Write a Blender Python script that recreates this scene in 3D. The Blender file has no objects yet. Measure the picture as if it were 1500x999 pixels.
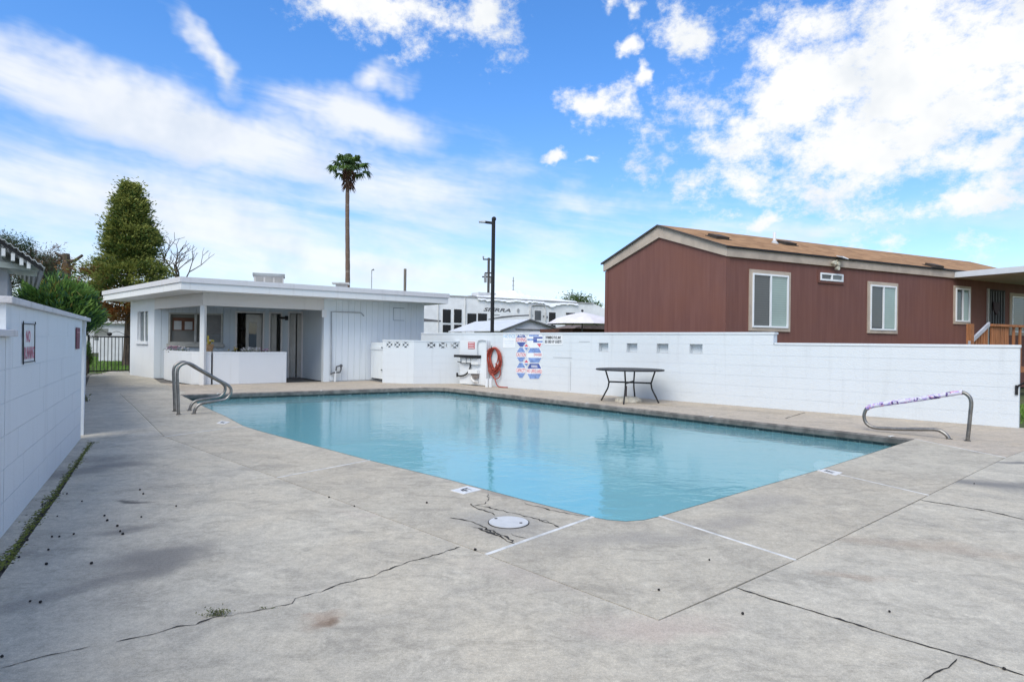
import bpy, bmesh, math, random
import numpy as np
from mathutils import Vector, Matrix

random.seed(7); RNG = np.random.default_rng(7)
S = bpy.context.scene
COL = S.collection
PI = math.pi
# ------------------------------------------------------------------ camera
EYE, FPX, ROLL = 1.2, 900.0, 0.0125
cR, sR = math.cos(ROLL), math.sin(ROLL)
cam_d = bpy.data.cameras.new('camera'); cam = bpy.data.objects.new('camera', cam_d); COL.objects.link(cam)
cam_d.sensor_fit = 'HORIZONTAL'; cam_d.sensor_width = 36.0; cam_d.lens = FPX / 1500 * 36
cam_d.shift_y = 2.5 / 1500; cam_d.clip_start = 0.05; cam_d.clip_end = 3000
cam.matrix_world = Matrix(((cR, -sR, 0, 0), (0, 0, -1, 0), (sR, cR, 0, EYE), (0, 0, 0, 1)))
S.camera = cam
# ------------------------------------------------------------------ sun, exposure
SUN_AZ, SUN_EL = math.radians(-156), math.radians(50)
sun_d = bpy.data.lights.new('sun', 'SUN'); sun = bpy.data.objects.new('sun', sun_d); COL.objects.link(sun)
sun_d.energy = 1.5; sun_d.angle = math.radians(40); sun_d.color = (1.0, 0.95, 0.84)
sdir = Vector((math.sin(SUN_AZ) * math.cos(SUN_EL), math.cos(SUN_AZ) * math.cos(SUN_EL), math.sin(SUN_EL)))
sun.rotation_euler = sdir.to_track_quat('Z', 'Y').to_euler()
S.render.engine = 'CYCLES'
S.view_settings.view_transform = 'Standard'; S.view_settings.look = 'None'
S.view_settings.exposure = 0.9; S.view_settings.gamma = 1.0; S.view_settings.use_curve_mapping = False
# ------------------------------------------------------------------ node helpers
class NT:
    def __init__(s, nt): s.nt = nt
    def n(s, t, **kw):
        x = s.nt.nodes.new(t)
        for k, v in kw.items(): setattr(x, k, v)
        return x
    def put(s, sock, v):
        if v is None: return
        if isinstance(v, bpy.types.NodeSocket): s.nt.links.new(v, sock)
        else:
            if sock.type in ('RGBA',) and len(v) == 3: v = (*v, 1)
            sock.default_value = v
    def m(s, op, a, b=None, c=None, clamp=False):
        x = s.n('ShaderNodeMath', operation=op, use_clamp=clamp)
        for i, v in enumerate((a, b, c)): s.put(x.inputs[i], v)
        return x.outputs[0]
    def vm(s, op, a, b=None):
        x = s.n('ShaderNodeVectorMath', operation=op)
        s.put(x.inputs[0], a); s.put(x.inputs[1], b)
        return x.outputs[0]
    def noise(s, vec, scale, detail=4, rough=.55, dist=0.0):
        x = s.n('ShaderNodeTexNoise'); s.put(x.inputs['Vector'], vec)
        x.inputs['Scale'].default_value = scale; x.inputs['Detail'].default_value = detail
        x.inputs['Roughness'].default_value = rough; x.inputs['Distortion'].default_value = dist
        return x.outputs['Fac']
    def sm(s, v, a, b, lo=0.0, hi=1.0):
        x = s.n('ShaderNodeMapRange', interpolation_type='SMOOTHSTEP')
        s.put(x.inputs[0], v); x.inputs[1].default_value = a; x.inputs[2].default_value = b
        x.inputs[3].default_value = lo; x.inputs[4].default_value = hi
        return x.outputs[0]
    def mix(s, f, a, b, mode='MIX'):
        x = s.n('ShaderNodeMix', data_type='RGBA', blend_type=mode)
        s.put(x.inputs[0], f); s.put(x.inputs[6], a); s.put(x.inputs[7], b)
        return x.outputs[2]
    def xyz(s, x, y, z):
        c = s.n('ShaderNodeCombineXYZ')
        for i, v in enumerate((x, y, z)): s.put(c.inputs[i], v)
        return c.outputs[0]
# ------------------------------------------------------------------ world: blue sky with cumulus and cirrus
W = bpy.data.worlds.new('World'); S.world = W; W.use_nodes = True
W.node_tree.nodes.clear(); N = NT(W.node_tree)
out = N.n('ShaderNodeOutputWorld'); bg = N.n('ShaderNodeBackground')
sky = N.n('ShaderNodeTexSky'); sky.sky_type = 'NISHITA'; sky.sun_disc = False
sky.sun_elevation = SUN_EL; sky.sun_rotation = SUN_AZ; sky.air_density = 1.0; sky.dust_density = 0.6; sky.ozone_density = 2.5
gen = N.n('ShaderNodeTexCoord').outputs['Generated']
sp = N.n('ShaderNodeSeparateXYZ'); N.put(sp.inputs[0], gen)
az = N.m('ARCTAN2', sp.outputs[0], sp.outputs[1]); el = N.m('ARCSINE', sp.outputs[2])
def ang(x, y):
    return math.atan((x - 750) / 900), math.atan((502 - y) / math.hypot(900, x - 750))
wob = N.noise(N.xyz(az, el, 3.3), 7, 4, .62)
wob2 = N.noise(N.xyz(az, el, 9.1), 7, 4, .62)
azw = N.m('ADD', az, N.m('MULTIPLY', N.m('SUBTRACT', wob, .5), .16))
elw = N.m('ADD', el, N.m('MULTIPLY', N.m('SUBTRACT', wob2, .5), .10))
wvec = N.xyz(azw, elw, 0.0)
def blob(x, y, rx, ry, rot=0, amp=1.0):
    a0, e0 = ang(x, y); k = .85 / 900
    mp = N.n('ShaderNodeMapping', vector_type='TEXTURE'); N.put(mp.inputs[0], wvec)
    mp.inputs[1].default_value = (a0, e0, 0); mp.inputs[2].default_value = (0, 0, rot); mp.inputs[3].default_value = (rx * k, ry * k, 1)
    ln = N.n('ShaderNodeVectorMath', operation='LENGTH'); N.put(ln.inputs[0], mp.outputs[0])
    return N.m('MULTIPLY_ADD', ln.outputs['Value'], -amp, amp)
def mx(l):
    r = l[0]
    for b in l[1:]: r = N.m('MAXIMUM', r, b)
    return r
cum = mx([blob(1285, 140, 370, 215, .05, 1.15), blob(1190, 210, 180, 110, .3), blob(1500, 60, 330, 250), blob(985, 50, 62, 48), blob(860, 158, 100, 34, -.28),
          blob(560, 10, 160, 75, -.1, .8), blob(720, 15, 78, 52), blob(905, 8, 26, 18), blob(905, 82, 26, 18), blob(930, 118, 22, 26),
          blob(812, 230, 30, 11), blob(862, 240, 36, 11, .1), blob(1440, 288, 120, 26, .22, .8), blob(1120, 322, 42, 22)])
nc = N.noise(N.xyz(az, N.m('MULTIPLY', el, 1.35), 1.7), 13, 6, .68)
dens = N.m('ADD', N.m('MULTIPLY', cum, .85), N.m('MULTIPLY', N.m('SUBTRACT', nc, .5), 2.6))
cumf = N.sm(dens, .02, .72)
cir = mx([blob(260, 188, 430, 66, -.12, 1.3), blob(520, 190, 210, 50, -.16, 1.2), blob(200, 315, 620, 135, -.05, .85), blob(610, 300, 300, 120, -.18, .7),
          blob(285, 80, 95, 22, -.75, .8), blob(1210, 330, 500, 30, 0, .45), blob(860, 310, 200, 40, -.15, .55), blob(400, 400, 900, 90, 0, .75), blob(555, 130, 60, 22, .3, .8)])
ca, sa = math.cos(-.14), math.sin(-.14)
cu = N.m('ADD', N.m('MULTIPLY', az, ca), N.m('MULTIPLY', el, sa)); cv = N.m('SUBTRACT', N.m('MULTIPLY', el, ca), N.m('MULTIPLY', az, sa))
n1 = N.noise(N.xyz(N.m('MULTIPLY', cu, 2.6), N.m('MULTIPLY', cv, 17), 5.0), 1.0, 4, .58, .6)
n2 = N.noise(N.xyz(N.m('MULTIPLY', cu, 7), N.m('MULTIPLY', cv, 26), 2.0), 1.0, 4, .65, .3)
cirn = N.m('ADD', N.m('MULTIPLY', n1, .6), N.m('MULTIPLY', n2, .4))
cirf = N.m('MULTIPLY', N.sm(N.m('ADD', N.m('MULTIPLY', cir, .5), N.m('SUBTRACT', cirn, .5)), -.06, .46), .86)
# the sky beyond the picture goes on with scattered cloud
far_n = N.noise(N.xyz(N.m('MULTIPLY', sp.outputs[0], 1), sp.outputs[1], N.m('MULTIPLY', sp.outputs[2], 1.6)), 2.6, 3, .6)
outside = N.sm(N.m('MAXIMUM', N.m('SUBTRACT', N.m('ABSOLUTE', az), .72), N.m('SUBTRACT', el, .56)), 0.0, .22)
farf = N.m('MULTIPLY', N.sm(far_n, .42, .62), outside)
cl = N.m('MAXIMUM', N.m('MAXIMUM', cumf, cirf), farf, clamp=True)
shade = wob2
ccol = N.mix(N.sm(shade, .42, .72), (5.2, 5.25, 5.25), (4.2, 4.45, 4.75))
hs = N.n('ShaderNodeHueSaturation'); N.put(hs.inputs['Color'], sky.outputs[0]); hs.inputs['Saturation'].default_value = 1.12; hs.inputs['Value'].default_value = 1.0
hue = N.mix(1.0, hs.outputs[0], N.mix(N.sm(el, .05, .5), (.90, .955, 1.10), (.66, 1.0, 1.30)), 'MULTIPLY')
N.put(bg.inputs['Color'], N.mix(cl, hue, ccol)); bg.inputs['Strength'].default_value = 0.105
N.nt.links.new(bg.outputs[0], out.inputs[0])
W.cycles.sampling_method = 'MANUAL'; W.cycles.sample_map_resolution = 256
S.cycles.max_bounces = 6; S.cycles.diffuse_bounces = 3; S.cycles.glossy_bounces = 3; S.cycles.transparent_max_bounces = 6

# ------------------------------------------------------------------ survey helpers: sight lines of the surveyed points -> real positions
def ray(x, y):
    dx, dy = x - 750, y - 502
    return (cR * dx + sR * dy) / FPX, -(-sR * dx + cR * dy) / FPX
def G(x, y, z=0.0):
    u, v = ray(x, y); d = (z - EYE) / v
    return Vector((u * d, d, z))
def AT(x, y, Y):
    u, v = ray(x, y)
    return Vector((u * Y, Y, EYE + v * Y))
class Wl:
    """vertical plane through two plan points, left to right as seen; n looks at the viewer"""
    def __init__(s, A, Bp):
        s.A = Vector((A[0], A[1])); d = Vector((Bp[0], Bp[1])) - s.A
        s.len = d.length; s.e = d / s.len; s.n = Vector((s.e.y, -s.e.x)); s.rz = math.atan2(s.e.y, s.e.x)
    def s_at(s, x, y=500):
        u, _ = ray(x, y)
        return (u * s.A.y - s.A.x) / (s.e.x - u * s.e.y)
    def sz(s, x, y):
        t = s.s_at(x, y); Y = s.A.y + t * s.e.y
        return t, EYE + ray(x, y)[1] * Y
    def p(s, t, z, o=0.0):
        q = s.A + s.e * t + s.n * o
        return Vector((q.x, q.y, z))
# ------------------------------------------------------------------ mesh builder
ROOT = {}
def tag(o, label=None, cat=None, group=None, kind=None):
    if label: o['label'] = label
    if cat: o['category'] = cat
    if group: o['group'] = group
    if kind: o['kind'] = kind
    return o
def thing(name, loc, label, cat, group=None):
    o = bpy.data.objects.new(name, None); COL.objects.link(o); o.location = loc; o.empty_display_size = .2
    ROOT[o] = Vector(loc)
    return tag(o, label, cat, group)
class B:
    def __init__(s): s.v = []; s.f = []; s.mi = []
    def add(s, vs, fs, m=0):
        k = len(s.v); s.v += [tuple(q) for q in vs]; s.f += [tuple(i + k for i in f) for f in fs]; s.mi += [m] * len(fs); return s
    def hexa(s, c, m=0):   # c: 4 bottom ccw + 4 top
        return s.add(c, [(3, 2, 1, 0), (4, 5, 6, 7), (0, 1, 5, 4), (1, 2, 6, 5), (2, 3, 7, 6), (3, 0, 4, 7)], m)
    def box(s, x0, x1, y0, y1, z0, z1, m=0):
        return s.hexa([(x0, y0, z0), (x1, y0, z0), (x1, y1, z0), (x0, y1, z0), (x0, y0, z1), (x1, y0, z1), (x1, y1, z1), (x0, y1, z1)], m)
    def wb(s, w, t0, t1, z0, z1, o0, o1, m=0):   # box on a wall plane; o1 nearer to the viewer
        return s.hexa([w.p(t0, z0, o1), w.p(t1, z0, o1), w.p(t1, z0, o0), w.p(t0, z0, o0), w.p(t0, z1, o1), w.p(t1, z1, o1), w.p(t1, z1, o0), w.p(t0, z1, o0)], m)
    def prism(s, poly, z0, z1, m=0):
        n = len(poly)
        a = sum(poly[i][0] * poly[(i + 1) % n][1] - poly[(i + 1) % n][0] * poly[i][1] for i in range(n))
        if a < 0: poly = poly[::-1]
        vs = [(q[0], q[1], z0) for q in poly] + [(q[0], q[1], z1) for q in poly]
        fs = [tuple(range(n))[::-1], tuple(range(n, 2 * n))] + [(i, (i + 1) % n, n + (i + 1) % n, n + i) for i in range(n)]
        return s.add(vs, fs, m)
    def wprism(s, w, poly, o0, o1, m=0):   # polygon (t,z) on wall plane, extruded outwards
        n = len(poly)
        a = sum(poly[i][0] * poly[(i + 1) % n][1] - poly[(i + 1) % n][0] * poly[i][1] for i in range(n))
        if a < 0: poly = poly[::-1]
        vs = [w.p(t, z, o0) for t, z in poly] + [w.p(t, z, o1) for t, z in poly]
        fs = [tuple(range(n))[::-1], tuple(range(n, 2 * n))] + [(i, (i + 1) % n, n + (i + 1) % n, n + i) for i in range(n)]
        return s.add(vs, fs, m)
    def tube(s, pts, r, n=8, m=0, closed=False, cap=True):
        pts = [Vector(q) for q in pts]; k = len(pts); rr = r if isinstance(r, (list, tuple)) else [r] * k
        base = len(s.v); up = None
        for i, q in enumerate(pts):
            if closed: t = pts[(i + 1) % k] - pts[i - 1]
            else: t = pts[min(i + 1, k - 1)] - pts[max(i - 1, 0)]
            t = t.normalized() if t.length > 1e-9 else Vector((0, 0, 1))
            if up is None:
                up = Vector((0, 0, 1)) if abs(t.z) < .9 else Vector((1, 0, 0))
            a = t.cross(up)
            a = a.normalized() if a.length > 1e-6 else t.orthogonal().normalized()
            up = a.cross(t).normalized()
            for j in range(n):
                th = 2 * PI * j / n; s.v.append(tuple(q + (a * math.cos(th) + up * math.sin(th)) * rr[i]))
        for i in range(k if closed else k - 1):
            i2 = (i + 1) % k
            for j in range(n):
                j2 = (j + 1) % n
                s.f.append((base + i * n + j, base + i * n + j2, base + i2 * n + j2, base + i2 * n + j)); s.mi.append(m)
        if cap and not closed:
            s.f.append(tuple(base + j for j in range(n))[::-1]); s.mi.append(m)
            s.f.append(tuple(base + (k - 1) * n + j for j in range(n))); s.mi.append(m)
        return s
    def ball(s, c, r, m=0, n=8, k=5, jit=0.0, squash=1.0):
        vs = [(c[0], c[1], c[2] - r * squash)]
        for i in range(1, k):
            ph = -PI / 2 + PI * i / k
            for j in range(n):
                th = 2 * PI * j / n; q = r * (1 + random.uniform(-jit, jit))
                vs.append((c[0] + q * math.cos(ph) * math.cos(th), c[1] + q * math.cos(ph) * math.sin(th), c[2] + q * math.sin(ph) * squash))
        vs.append((c[0], c[1], c[2] + r * squash)); L = len(vs) - 1
        fs = [(0, 1 + (j + 1) % n, 1 + j) for j in range(n)]
        for i in range(k - 2):
            fs += [(1 + i * n + j, 1 + i * n + (j + 1) % n, 1 + (i + 1) * n + (j + 1) % n, 1 + (i + 1) * n + j) for j in range(n)]
        fs += [(L, 1 + (k - 2) * n + j, 1 + (k - 2) * n + (j + 1) % n) for j in range(n)]
        return s.add(vs, fs, m)
    def build(s, name, mats, parent=None, smooth=False, kind=None, bevel=0.0):
        off = Vector((0, 0, 0))
        if parent is not None:
            off = ROOT.get(parent, Vector((0, 0, 0)))
        me = bpy.data.meshes.new(name)
        me.from_pydata([(q[0] - off.x, q[1] - off.y, q[2] - off.z) for q in s.v], [], s.f)
        mats = mats if isinstance(mats, (list, tuple)) else [mats]
        for q in mats: me.materials.append(q)
        if len(mats) > 1: me.polygons.foreach_set('material_index', s.mi)
        if smooth: me.polygons.foreach_set('use_smooth', [True] * len(me.polygons))
        me.update()
        o = bpy.data.objects.new(name, me); COL.objects.link(o)
        if parent is not None: o.parent = parent; ROOT[o] = off
        if bevel:
            md = o.modifiers.new('bevel', 'BEVEL'); md.width = bevel; md.segments = 2; md.limit_method = 'ANGLE'
        if kind: o['kind'] = kind
        return o
def wpart(name, w, t0, t1, z0, z1, o0, o1, mat, parent, bevel=0.0):
    return B().wb(w, t0, t1, z0, z1, o0, o1).build(name, mat, parent, bevel=bevel)
def smooth_path(pts, k=6):
    """Catmull-Rom through the points"""
    P = [Vector(q) for q in pts]; P = [P[0] * 2 - P[1]] + P + [P[-1] * 2 - P[-2]]; o = []
    for i in range(1, len(P) - 2):
        for j in range(k):
            t = j / k; a, b, c, d = P[i - 1:i + 3]
            o.append(.5 * ((2 * b) + (c - a) * t + (2 * a - 5 * b + 4 * c - d) * t * t + (3 * b - a - 3 * c + d) * t ** 3))
    return o + [P[-2]]
# ------------------------------------------------------------------ materials
def material(name):
    m = bpy.data.materials.new(name); m.use_nodes = True; n = NT(m.node_tree)
    return m, n, n.nt.nodes['Principled BSDF']
def M(name, col, rough=.7, var=.12, scale=2.5, bump=0.0, bscale=30, metal=0.0, spec=.4, col2=None, stretch=(1, 1, 1), lo=.35, hi=.65, detail=5, fine=0.0, bdist=.01):
    m, n, p = material(name)
    pos = n.n('ShaderNodeNewGeometry').outputs['Position']
    v = n.vm('MULTIPLY', pos, stretch)
    f = n.sm(n.noise(v, scale, detail, .6), lo, hi)
    a = tuple(min(1, c * (1 + var)) for c in col) if col2 is None else col
    b = tuple(c * (1 - var) for c in col) if col2 is None else col2
    c = n.mix(f, b, a) if col2 is None else n.mix(f, a, b)
    if fine:
        g = n.sm(n.noise(pos, 60, 3), .3, .7, 1 - fine, 1 + fine)
        c = n.mix(1.0, c, n.xyz(g, g, g), 'MULTIPLY')
    n.put(p.inputs['Base Color'], c); p.inputs['Roughness'].default_value = rough; p.inputs['Metallic'].default_value = metal
    p.inputs['Specular IOR Level'].default_value = spec
    if bump:
        bn = n.n('ShaderNodeBump'); bn.inputs['Strength'].default_value = bump; bn.inputs['Distance'].default_value = bdist
        n.put(bn.inputs['Height'], n.noise(v, bscale, 5, .6)); n.put(p.inputs['Normal'], bn.outputs[0])
    return m
def white_wall(name, col, dirt, streak=.35):
    m, n, p = material(name)
    pos = n.n('ShaderNodeNewGeometry').outputs['Position']
    a = n.sm(n.noise(pos, .9, 6, .6), .35, .7)
    st = n.sm(n.noise(n.vm('MULTIPLY', pos, (5, 5, .35)), 1.4, 6, .65), .52, .78)
    sp_ = n.sm(n.noise(pos, 11, 6, .7), .62, .78)
    c = n.mix(n.m('MULTIPLY', a, .35), col, tuple(q * .93 for q in col))
    c = n.mix(n.m('MULTIPLY', st, streak), c, dirt)
    c = n.mix(n.m('MULTIPLY', sp_, .3), c, dirt)
    n.put(p.inputs['Base Color'], c); p.inputs['Roughness'].default_value = .62; p.inputs['Specular IOR Level'].default_value = .35
    bn = n.n('ShaderNodeBump'); bn.inputs['Strength'].default_value = .6; bn.inputs['Distance'].default_value = .008
    n.put(bn.inputs['Height'], n.noise(pos, 45, 6, .65)); n.put(p.inputs['Normal'], bn.outputs[0])
    return m
def concrete(name, base, warm, grey, stains):
    """weathered pool deck; stains = [(point, rx, ry, rot, colour, strength)]"""
    m, n, p = material(name)
    pos = n.n('ShaderNodeNewGeometry').outputs['Position']
    big = n.sm(n.noise(pos, .55, 7, .62, .5), .34, .68); mid = n.sm(n.noise(pos, 2.3, 8, .68, .8), .38, .7)
    c = n.mix(big, base, warm); c = n.mix(n.m('MULTIPLY', mid, .8), c, grey)
    blot = n.sm(n.noise(n.vm('MULTIPLY', pos, (.8, 1.5, 1)), 2.6, 9, .76, 1.0), .50, .62)
    c = n.mix(n.m('MULTIPLY', blot, .42), c, tuple(q * .70 for q in grey))
    pale = n.sm(n.noise(pos, 4.2, 9, .8, .9), .53, .66)
    c = n.mix(n.m('MULTIPLY', pale, .5), c, tuple(min(1, q * 1.2) for q in base))
    gm = n.sm(n.noise(pos, 17, 8, .8), .32, .68, .84, 1.12); c = n.mix(1.0, c, n.xyz(gm, gm, gm), 'MULTIPLY')
    wv = n.n('ShaderNodeTexNoise'); n.put(wv.inputs['Vector'], pos); wv.inputs['Scale'].default_value = 3.2; wv.inputs['Detail'].default_value = 6
    wp = n.vm('ADD', pos, n.vm('MULTIPLY', n.vm('SUBTRACT', wv.outputs['Color'], (.5, .5, .5)), (.40, .40, 0)))
    for (q, rx, ry, rot, col, k) in stains:
        mp = n.n('ShaderNodeMapping', vector_type='TEXTURE'); n.put(mp.inputs[0], wp)
        mp.inputs[1].default_value = (q[0], q[1], 0); mp.inputs[2].default_value = (0, 0, rot); mp.inputs[3].default_value = (rx, ry, 1)
        ln = n.n('ShaderNodeVectorMath', operation='LENGTH'); n.put(ln.inputs[0], n.vm('MULTIPLY', mp.outputs[0], (1, 1, 0)))
        f = n.m('MULTIPLY', n.sm(ln.outputs['Value'], .15, 1.15, 1, 0), k)
        c = n.mix(f, c, col)
    spk = n.noise(pos, 70, 4, .7); g = n.sm(spk, .3, .7, .88, 1.10)
    g2 = n.sm(n.noise(pos, 230, 2, .5), .3, .7, .86, 1.12)
    c = n.mix(1.0, c, n.xyz(g, g, g), 'MULTIPLY'); c = n.mix(1.0, c, n.xyz(g2, g2, g2), 'MULTIPLY')
    pits = n.sm(n.noise(pos, 34, 3, .5), .70, .76); c = n.mix(n.m('MULTIPLY', pits, .4), c, tuple(q * .35 for q in grey))
    n.put(p.inputs['Base Color'], c); p.inputs['Roughness'].default_value = .85; p.inputs['Specular IOR Level'].default_value = .25
    bn = n.n('ShaderNodeBump'); bn.inputs['Strength'].default_value = .45; bn.inputs['Distance'].default_value = .004
    n.put(bn.inputs['Height'], n.m('ADD', spk, n.noise(pos, 12, 5, .6))); n.put(p.inputs['Normal'], bn.outputs[0])
    return m
def leafmat(name, col, col2, scale=3.0):
    m, n, p = material(name)
    pos = n.n('ShaderNodeNewGeometry').outputs['Position']
    c = n.mix(n.sm(n.noise(pos, scale, 3), .35, .65), col, col2)
    n.put(p.inputs['Base Color'], c); p.inputs['Roughness'].default_value = .6; p.inputs['Specular IOR Level'].default_value = .3
    tr = n.n('ShaderNodeBsdfTranslucent'); n.put(tr.inputs[0], c)
    mxs = n.n('ShaderNodeMixShader'); mxs.inputs[0].default_value = .25
    o = n.nt.nodes['Material Output']
    n.nt.links.new(p.outputs[0], mxs.inputs[1]); n.nt.links.new(tr.outputs[0], mxs.inputs[2]); n.nt.links.new(mxs.outputs[0], o.inputs[0])
    return m
def glassmat(name, tint=(.05, .06, .065), rough=.03):
    m, n, p = material(name)
    pos = n.n('ShaderNodeNewGeometry').outputs['Position']
    n.put(p.inputs['Base Color'], n.mix(n.noise(pos, 1.5, 3), tint, tuple(q * 1.6 for q in tint)))
    p.inputs['Roughness'].default_value = rough; p.inputs['Specular IOR Level'].default_value = .7
    return m

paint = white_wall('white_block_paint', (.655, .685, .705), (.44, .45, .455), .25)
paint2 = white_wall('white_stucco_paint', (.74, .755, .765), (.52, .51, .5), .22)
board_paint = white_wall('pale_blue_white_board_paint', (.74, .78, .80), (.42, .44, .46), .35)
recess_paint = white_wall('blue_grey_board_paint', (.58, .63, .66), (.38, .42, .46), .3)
fascia_paint = white_wall('fascia_paint', (.76, .75, .73), (.48, .45, .42), .35)
roofedge = white_wall('roof_edge_coating', (.66, .64, .64), (.42, .39, .38), .4)
beam_paint = white_wall('cream_beam_paint', (.72, .68, .65), (.5, .46, .42), .3)
capc = white_wall('wall_cap_concrete', (.58, .56, .56), (.30, .29, .28), .6)
trim_white = M('white_trim', (.78, .78, .77), .45, .04, 4)
black_iron = M('black_iron', (.010, .010, .011), .6, .3, 9, .1)
dark_metal = M('dark_table_metal', (.018, .017, .018), .55, .25, 12, .1, 60)
rail_steel = M('brushed_stainless', (.27, .255, .235), .42, .18, 10, .12, 80, metal=1.0)
dirt_dark = M('joint_dirt', (.035, .033, .03), .95, .3, 8)
white_caulk = M('white_joint_sealant', (.62, .61, .58), .6, .22, 9, lo=.3, hi=.7)
moss_m = M('moss', (.17, .19, .03), .95, .3, 14, .8, 60, col2=(.05, .045, .022), lo=.45, hi=.75)
brown_siding = None
def siding():
    m, n, p = material('brown_grooved_siding')
    pos = n.n('ShaderNodeNewGeometry').outputs['Position']
    d = n.n('ShaderNodeVectorMath', operation='DOT_PRODUCT'); n.put(d.inputs[0], pos); d.inputs[1].default_value = (.92, -.39, 0)
    w = n.m('ABSOLUTE', n.m('SUBTRACT', n.m('FRACT', n.m('MULTIPLY', d.outputs['Value'], 1 / .1)), .5))
    gr = n.sm(w, .0, .09, 1, 0)
    st = n.sm(n.noise(n.vm('MULTIPLY', pos, (7, 7, .5)), 1.3, 7, .65), .35, .7)
    bl = n.sm(n.noise(pos, .7, 5, .6), .35, .7)
    c = n.mix(st, (.162, .071, .058), (.195, .089, .072)); c = n.mix(n.m('MULTIPLY', bl, .55), c, (.200, .082, .055))
    c = n.mix(n.m('MULTIPLY', gr, .10), c, (.08, .035, .03))
    n.put(p.inputs['Base Color'], c); p.inputs['Roughness'].default_value = .68; p.inputs['Specular IOR Level'].default_value = .3
    bn = n.n('ShaderNodeBump'); bn.inputs['Strength'].default_value = .15; bn.inputs['Distance'].default_value = .003; bn.invert = True
    n.put(bn.inputs['Height'], gr); n.put(p.inputs['Normal'], bn.outputs[0])
    return m
brown_siding = siding()
tan_trim = M('tan_trim', (.46, .375, .30), .65, .1, 3, .15, 25)
def shingle():
    m, n, p = material('brown_shingles')
    pos = n.n('ShaderNodeNewGeometry').outputs['Position']
    rows = n.m('FRACT', n.m('MULTIPLY', n.n('ShaderNodeSeparateXYZ').outputs[2], 1.0))
    sp3 = n.n('ShaderNodeSeparateXYZ'); n.put(sp3.inputs[0], pos)
    row = n.m('FRACT', n.m('MULTIPLY', sp3.outputs[2], 14.0))
    vo = n.n('ShaderNodeTexVoronoi'); n.put(vo.inputs['Vector'], n.vm('MULTIPLY', pos, (3.2, 3.2, 14))); vo.inputs['Scale'].default_value = 1.0
    tint = n.n('ShaderNodeSeparateXYZ'); n.put(tint.inputs[0], vo.outputs['Color'])
    c = n.mix(tint.outputs[0], (.26, .135, .058), (.41, .228, .108))
    c = n.mix(n.m('MULTIPLY', n.sm(row, 0, .16, 1, 0), .6), c, (.09, .045, .02))
    n.put(p.inputs['Base Color'], c); p.inputs['Roughness'].default_value = .9
    bn = n.n('ShaderNodeBump'); bn.inputs['Strength'].default_value = .6; bn.inputs['Distance'].default_value = .012
    n.put(bn.inputs['Height'], row); n.put(p.inputs['Normal'], bn.outputs[0])
    return m
shingles = shingle()
glass_dark = glassmat('dark_window_glass')
glass_blue = glassmat('window_glass_blue', (.10, .12, .125))
glass_green = glassmat('window_glass_green', (.20, .27, .25), .05)
rv_white = M('trailer_gelcoat', (.90, .89, .87), .35, .06, 1.5, fine=.03)
rv_grey = M('trailer_graphics', (.16, .155, .155), .4, .1, 3)
rv_black = M('trailer_black', (.012, .012, .014), .25, .2, 3)
tarp_m = M('white_tarp', (.82, .83, .85), .55, .06, 2, .5, 5, bdist=.06)
grey_wood = M('weathered_post', (.20, .175, .15), .9, .2, 4, .4, 18, stretch=(6, 6, .6))
red_wood = M('redwood_rail', (.34, .135, .055), .75, .35, 3, .3, 20, stretch=(5, 5, .7), lo=.25, hi=.75)
concrete_grey = M('grey_rough_concrete', (.40, .38, .36), .9, .2, 5, .5, 35)

# ------------------------------------------------------------------ plan of the place
def lerp(a, b, t): return a + (b - a) * t
inner_px = dict(fl=(264, 578), far=(643, 566.5), right=(1340, 643))
nearL = [G(*q) for q in ((868, 757), (837, 749.5), (760, 730), (660, 703), (541, 674))]
kinkp = [G(*q) for q in ((432, 645), (385, 632.5), (357, 624), (333, 611), (300, 596))]
FL, FAR, RT = (G(*inner_px[k]) for k in ('fl', 'far', 'right'))
cornr = [G(*q) for q in ((967, 756), (943, 761.5), (917, 763.5), (890, 761.3))]
rightE = [G(*q) for q in ((1200, 688), (1085, 721))]
farR_dir = (RT - FAR).normalized(); farL_dir = (FL - FAR).normalized()
far_arc = []
for i in range(7):
    t = i / 6; a = FAR + farL_dir * .7; b = FAR + farR_dir * .7
    far_arc.append((a * (1 - t) ** 2 + FAR * 2 * t * (1 - t) + b * t * t))
POOL = [RT] + rightE + cornr + nearL + kinkp + [FL] + far_arc       # runs round the pool
def offset_poly(poly, d):
    n = len(poly); o = []
    a = sum(poly[i].x * poly[(i + 1) % n].y - poly[(i + 1) % n].x * poly[i].y for i in range(n)); sg = 1 if a > 0 else -1
    for i in range(n):
        e0 = (poly[i] - poly[i - 1]).to_2d().normalized(); e1 = (poly[(i + 1) % n] - poly[i]).to_2d().normalized()
        n0 = Vector((e0.y, -e0.x)) * sg; n1 = Vector((e1.y, -e1.x)) * sg; b = (n0 + n1)
        b = b / max(.3, b.length_squared / 2) if b.length > 1e-6 else n0
        o.append(Vector((poly[i].x + b.x * d, poly[i].y + b.y * d, 0)))
    return o
WR = Wl(G(685, 563), G(1490, 627))                     # long white wall on the right
WL_ = Wl(G(0, 790), G(118, 643))                       # near white wall on the left
P_post = G(296, 564); C_left = G(225, 554); L_back = G(190, 549)
EF = Vector((.815, .579, 0)).normalized()
FRONT = Wl(P_post, P_post + EF)
s479, s615 = FRONT.s_at(479), FRONT.s_at(615)
LEFTW = Wl(L_back, C_left)
HC = AT(1064, 376, 14.0); EAVE = HC.z
HB = G(1393.5, 407.6, EAVE); HL = G(888, 398, EAVE)
HOME_S = Wl(HC, HB); HOME_G = Wl(HL, HC)

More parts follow.
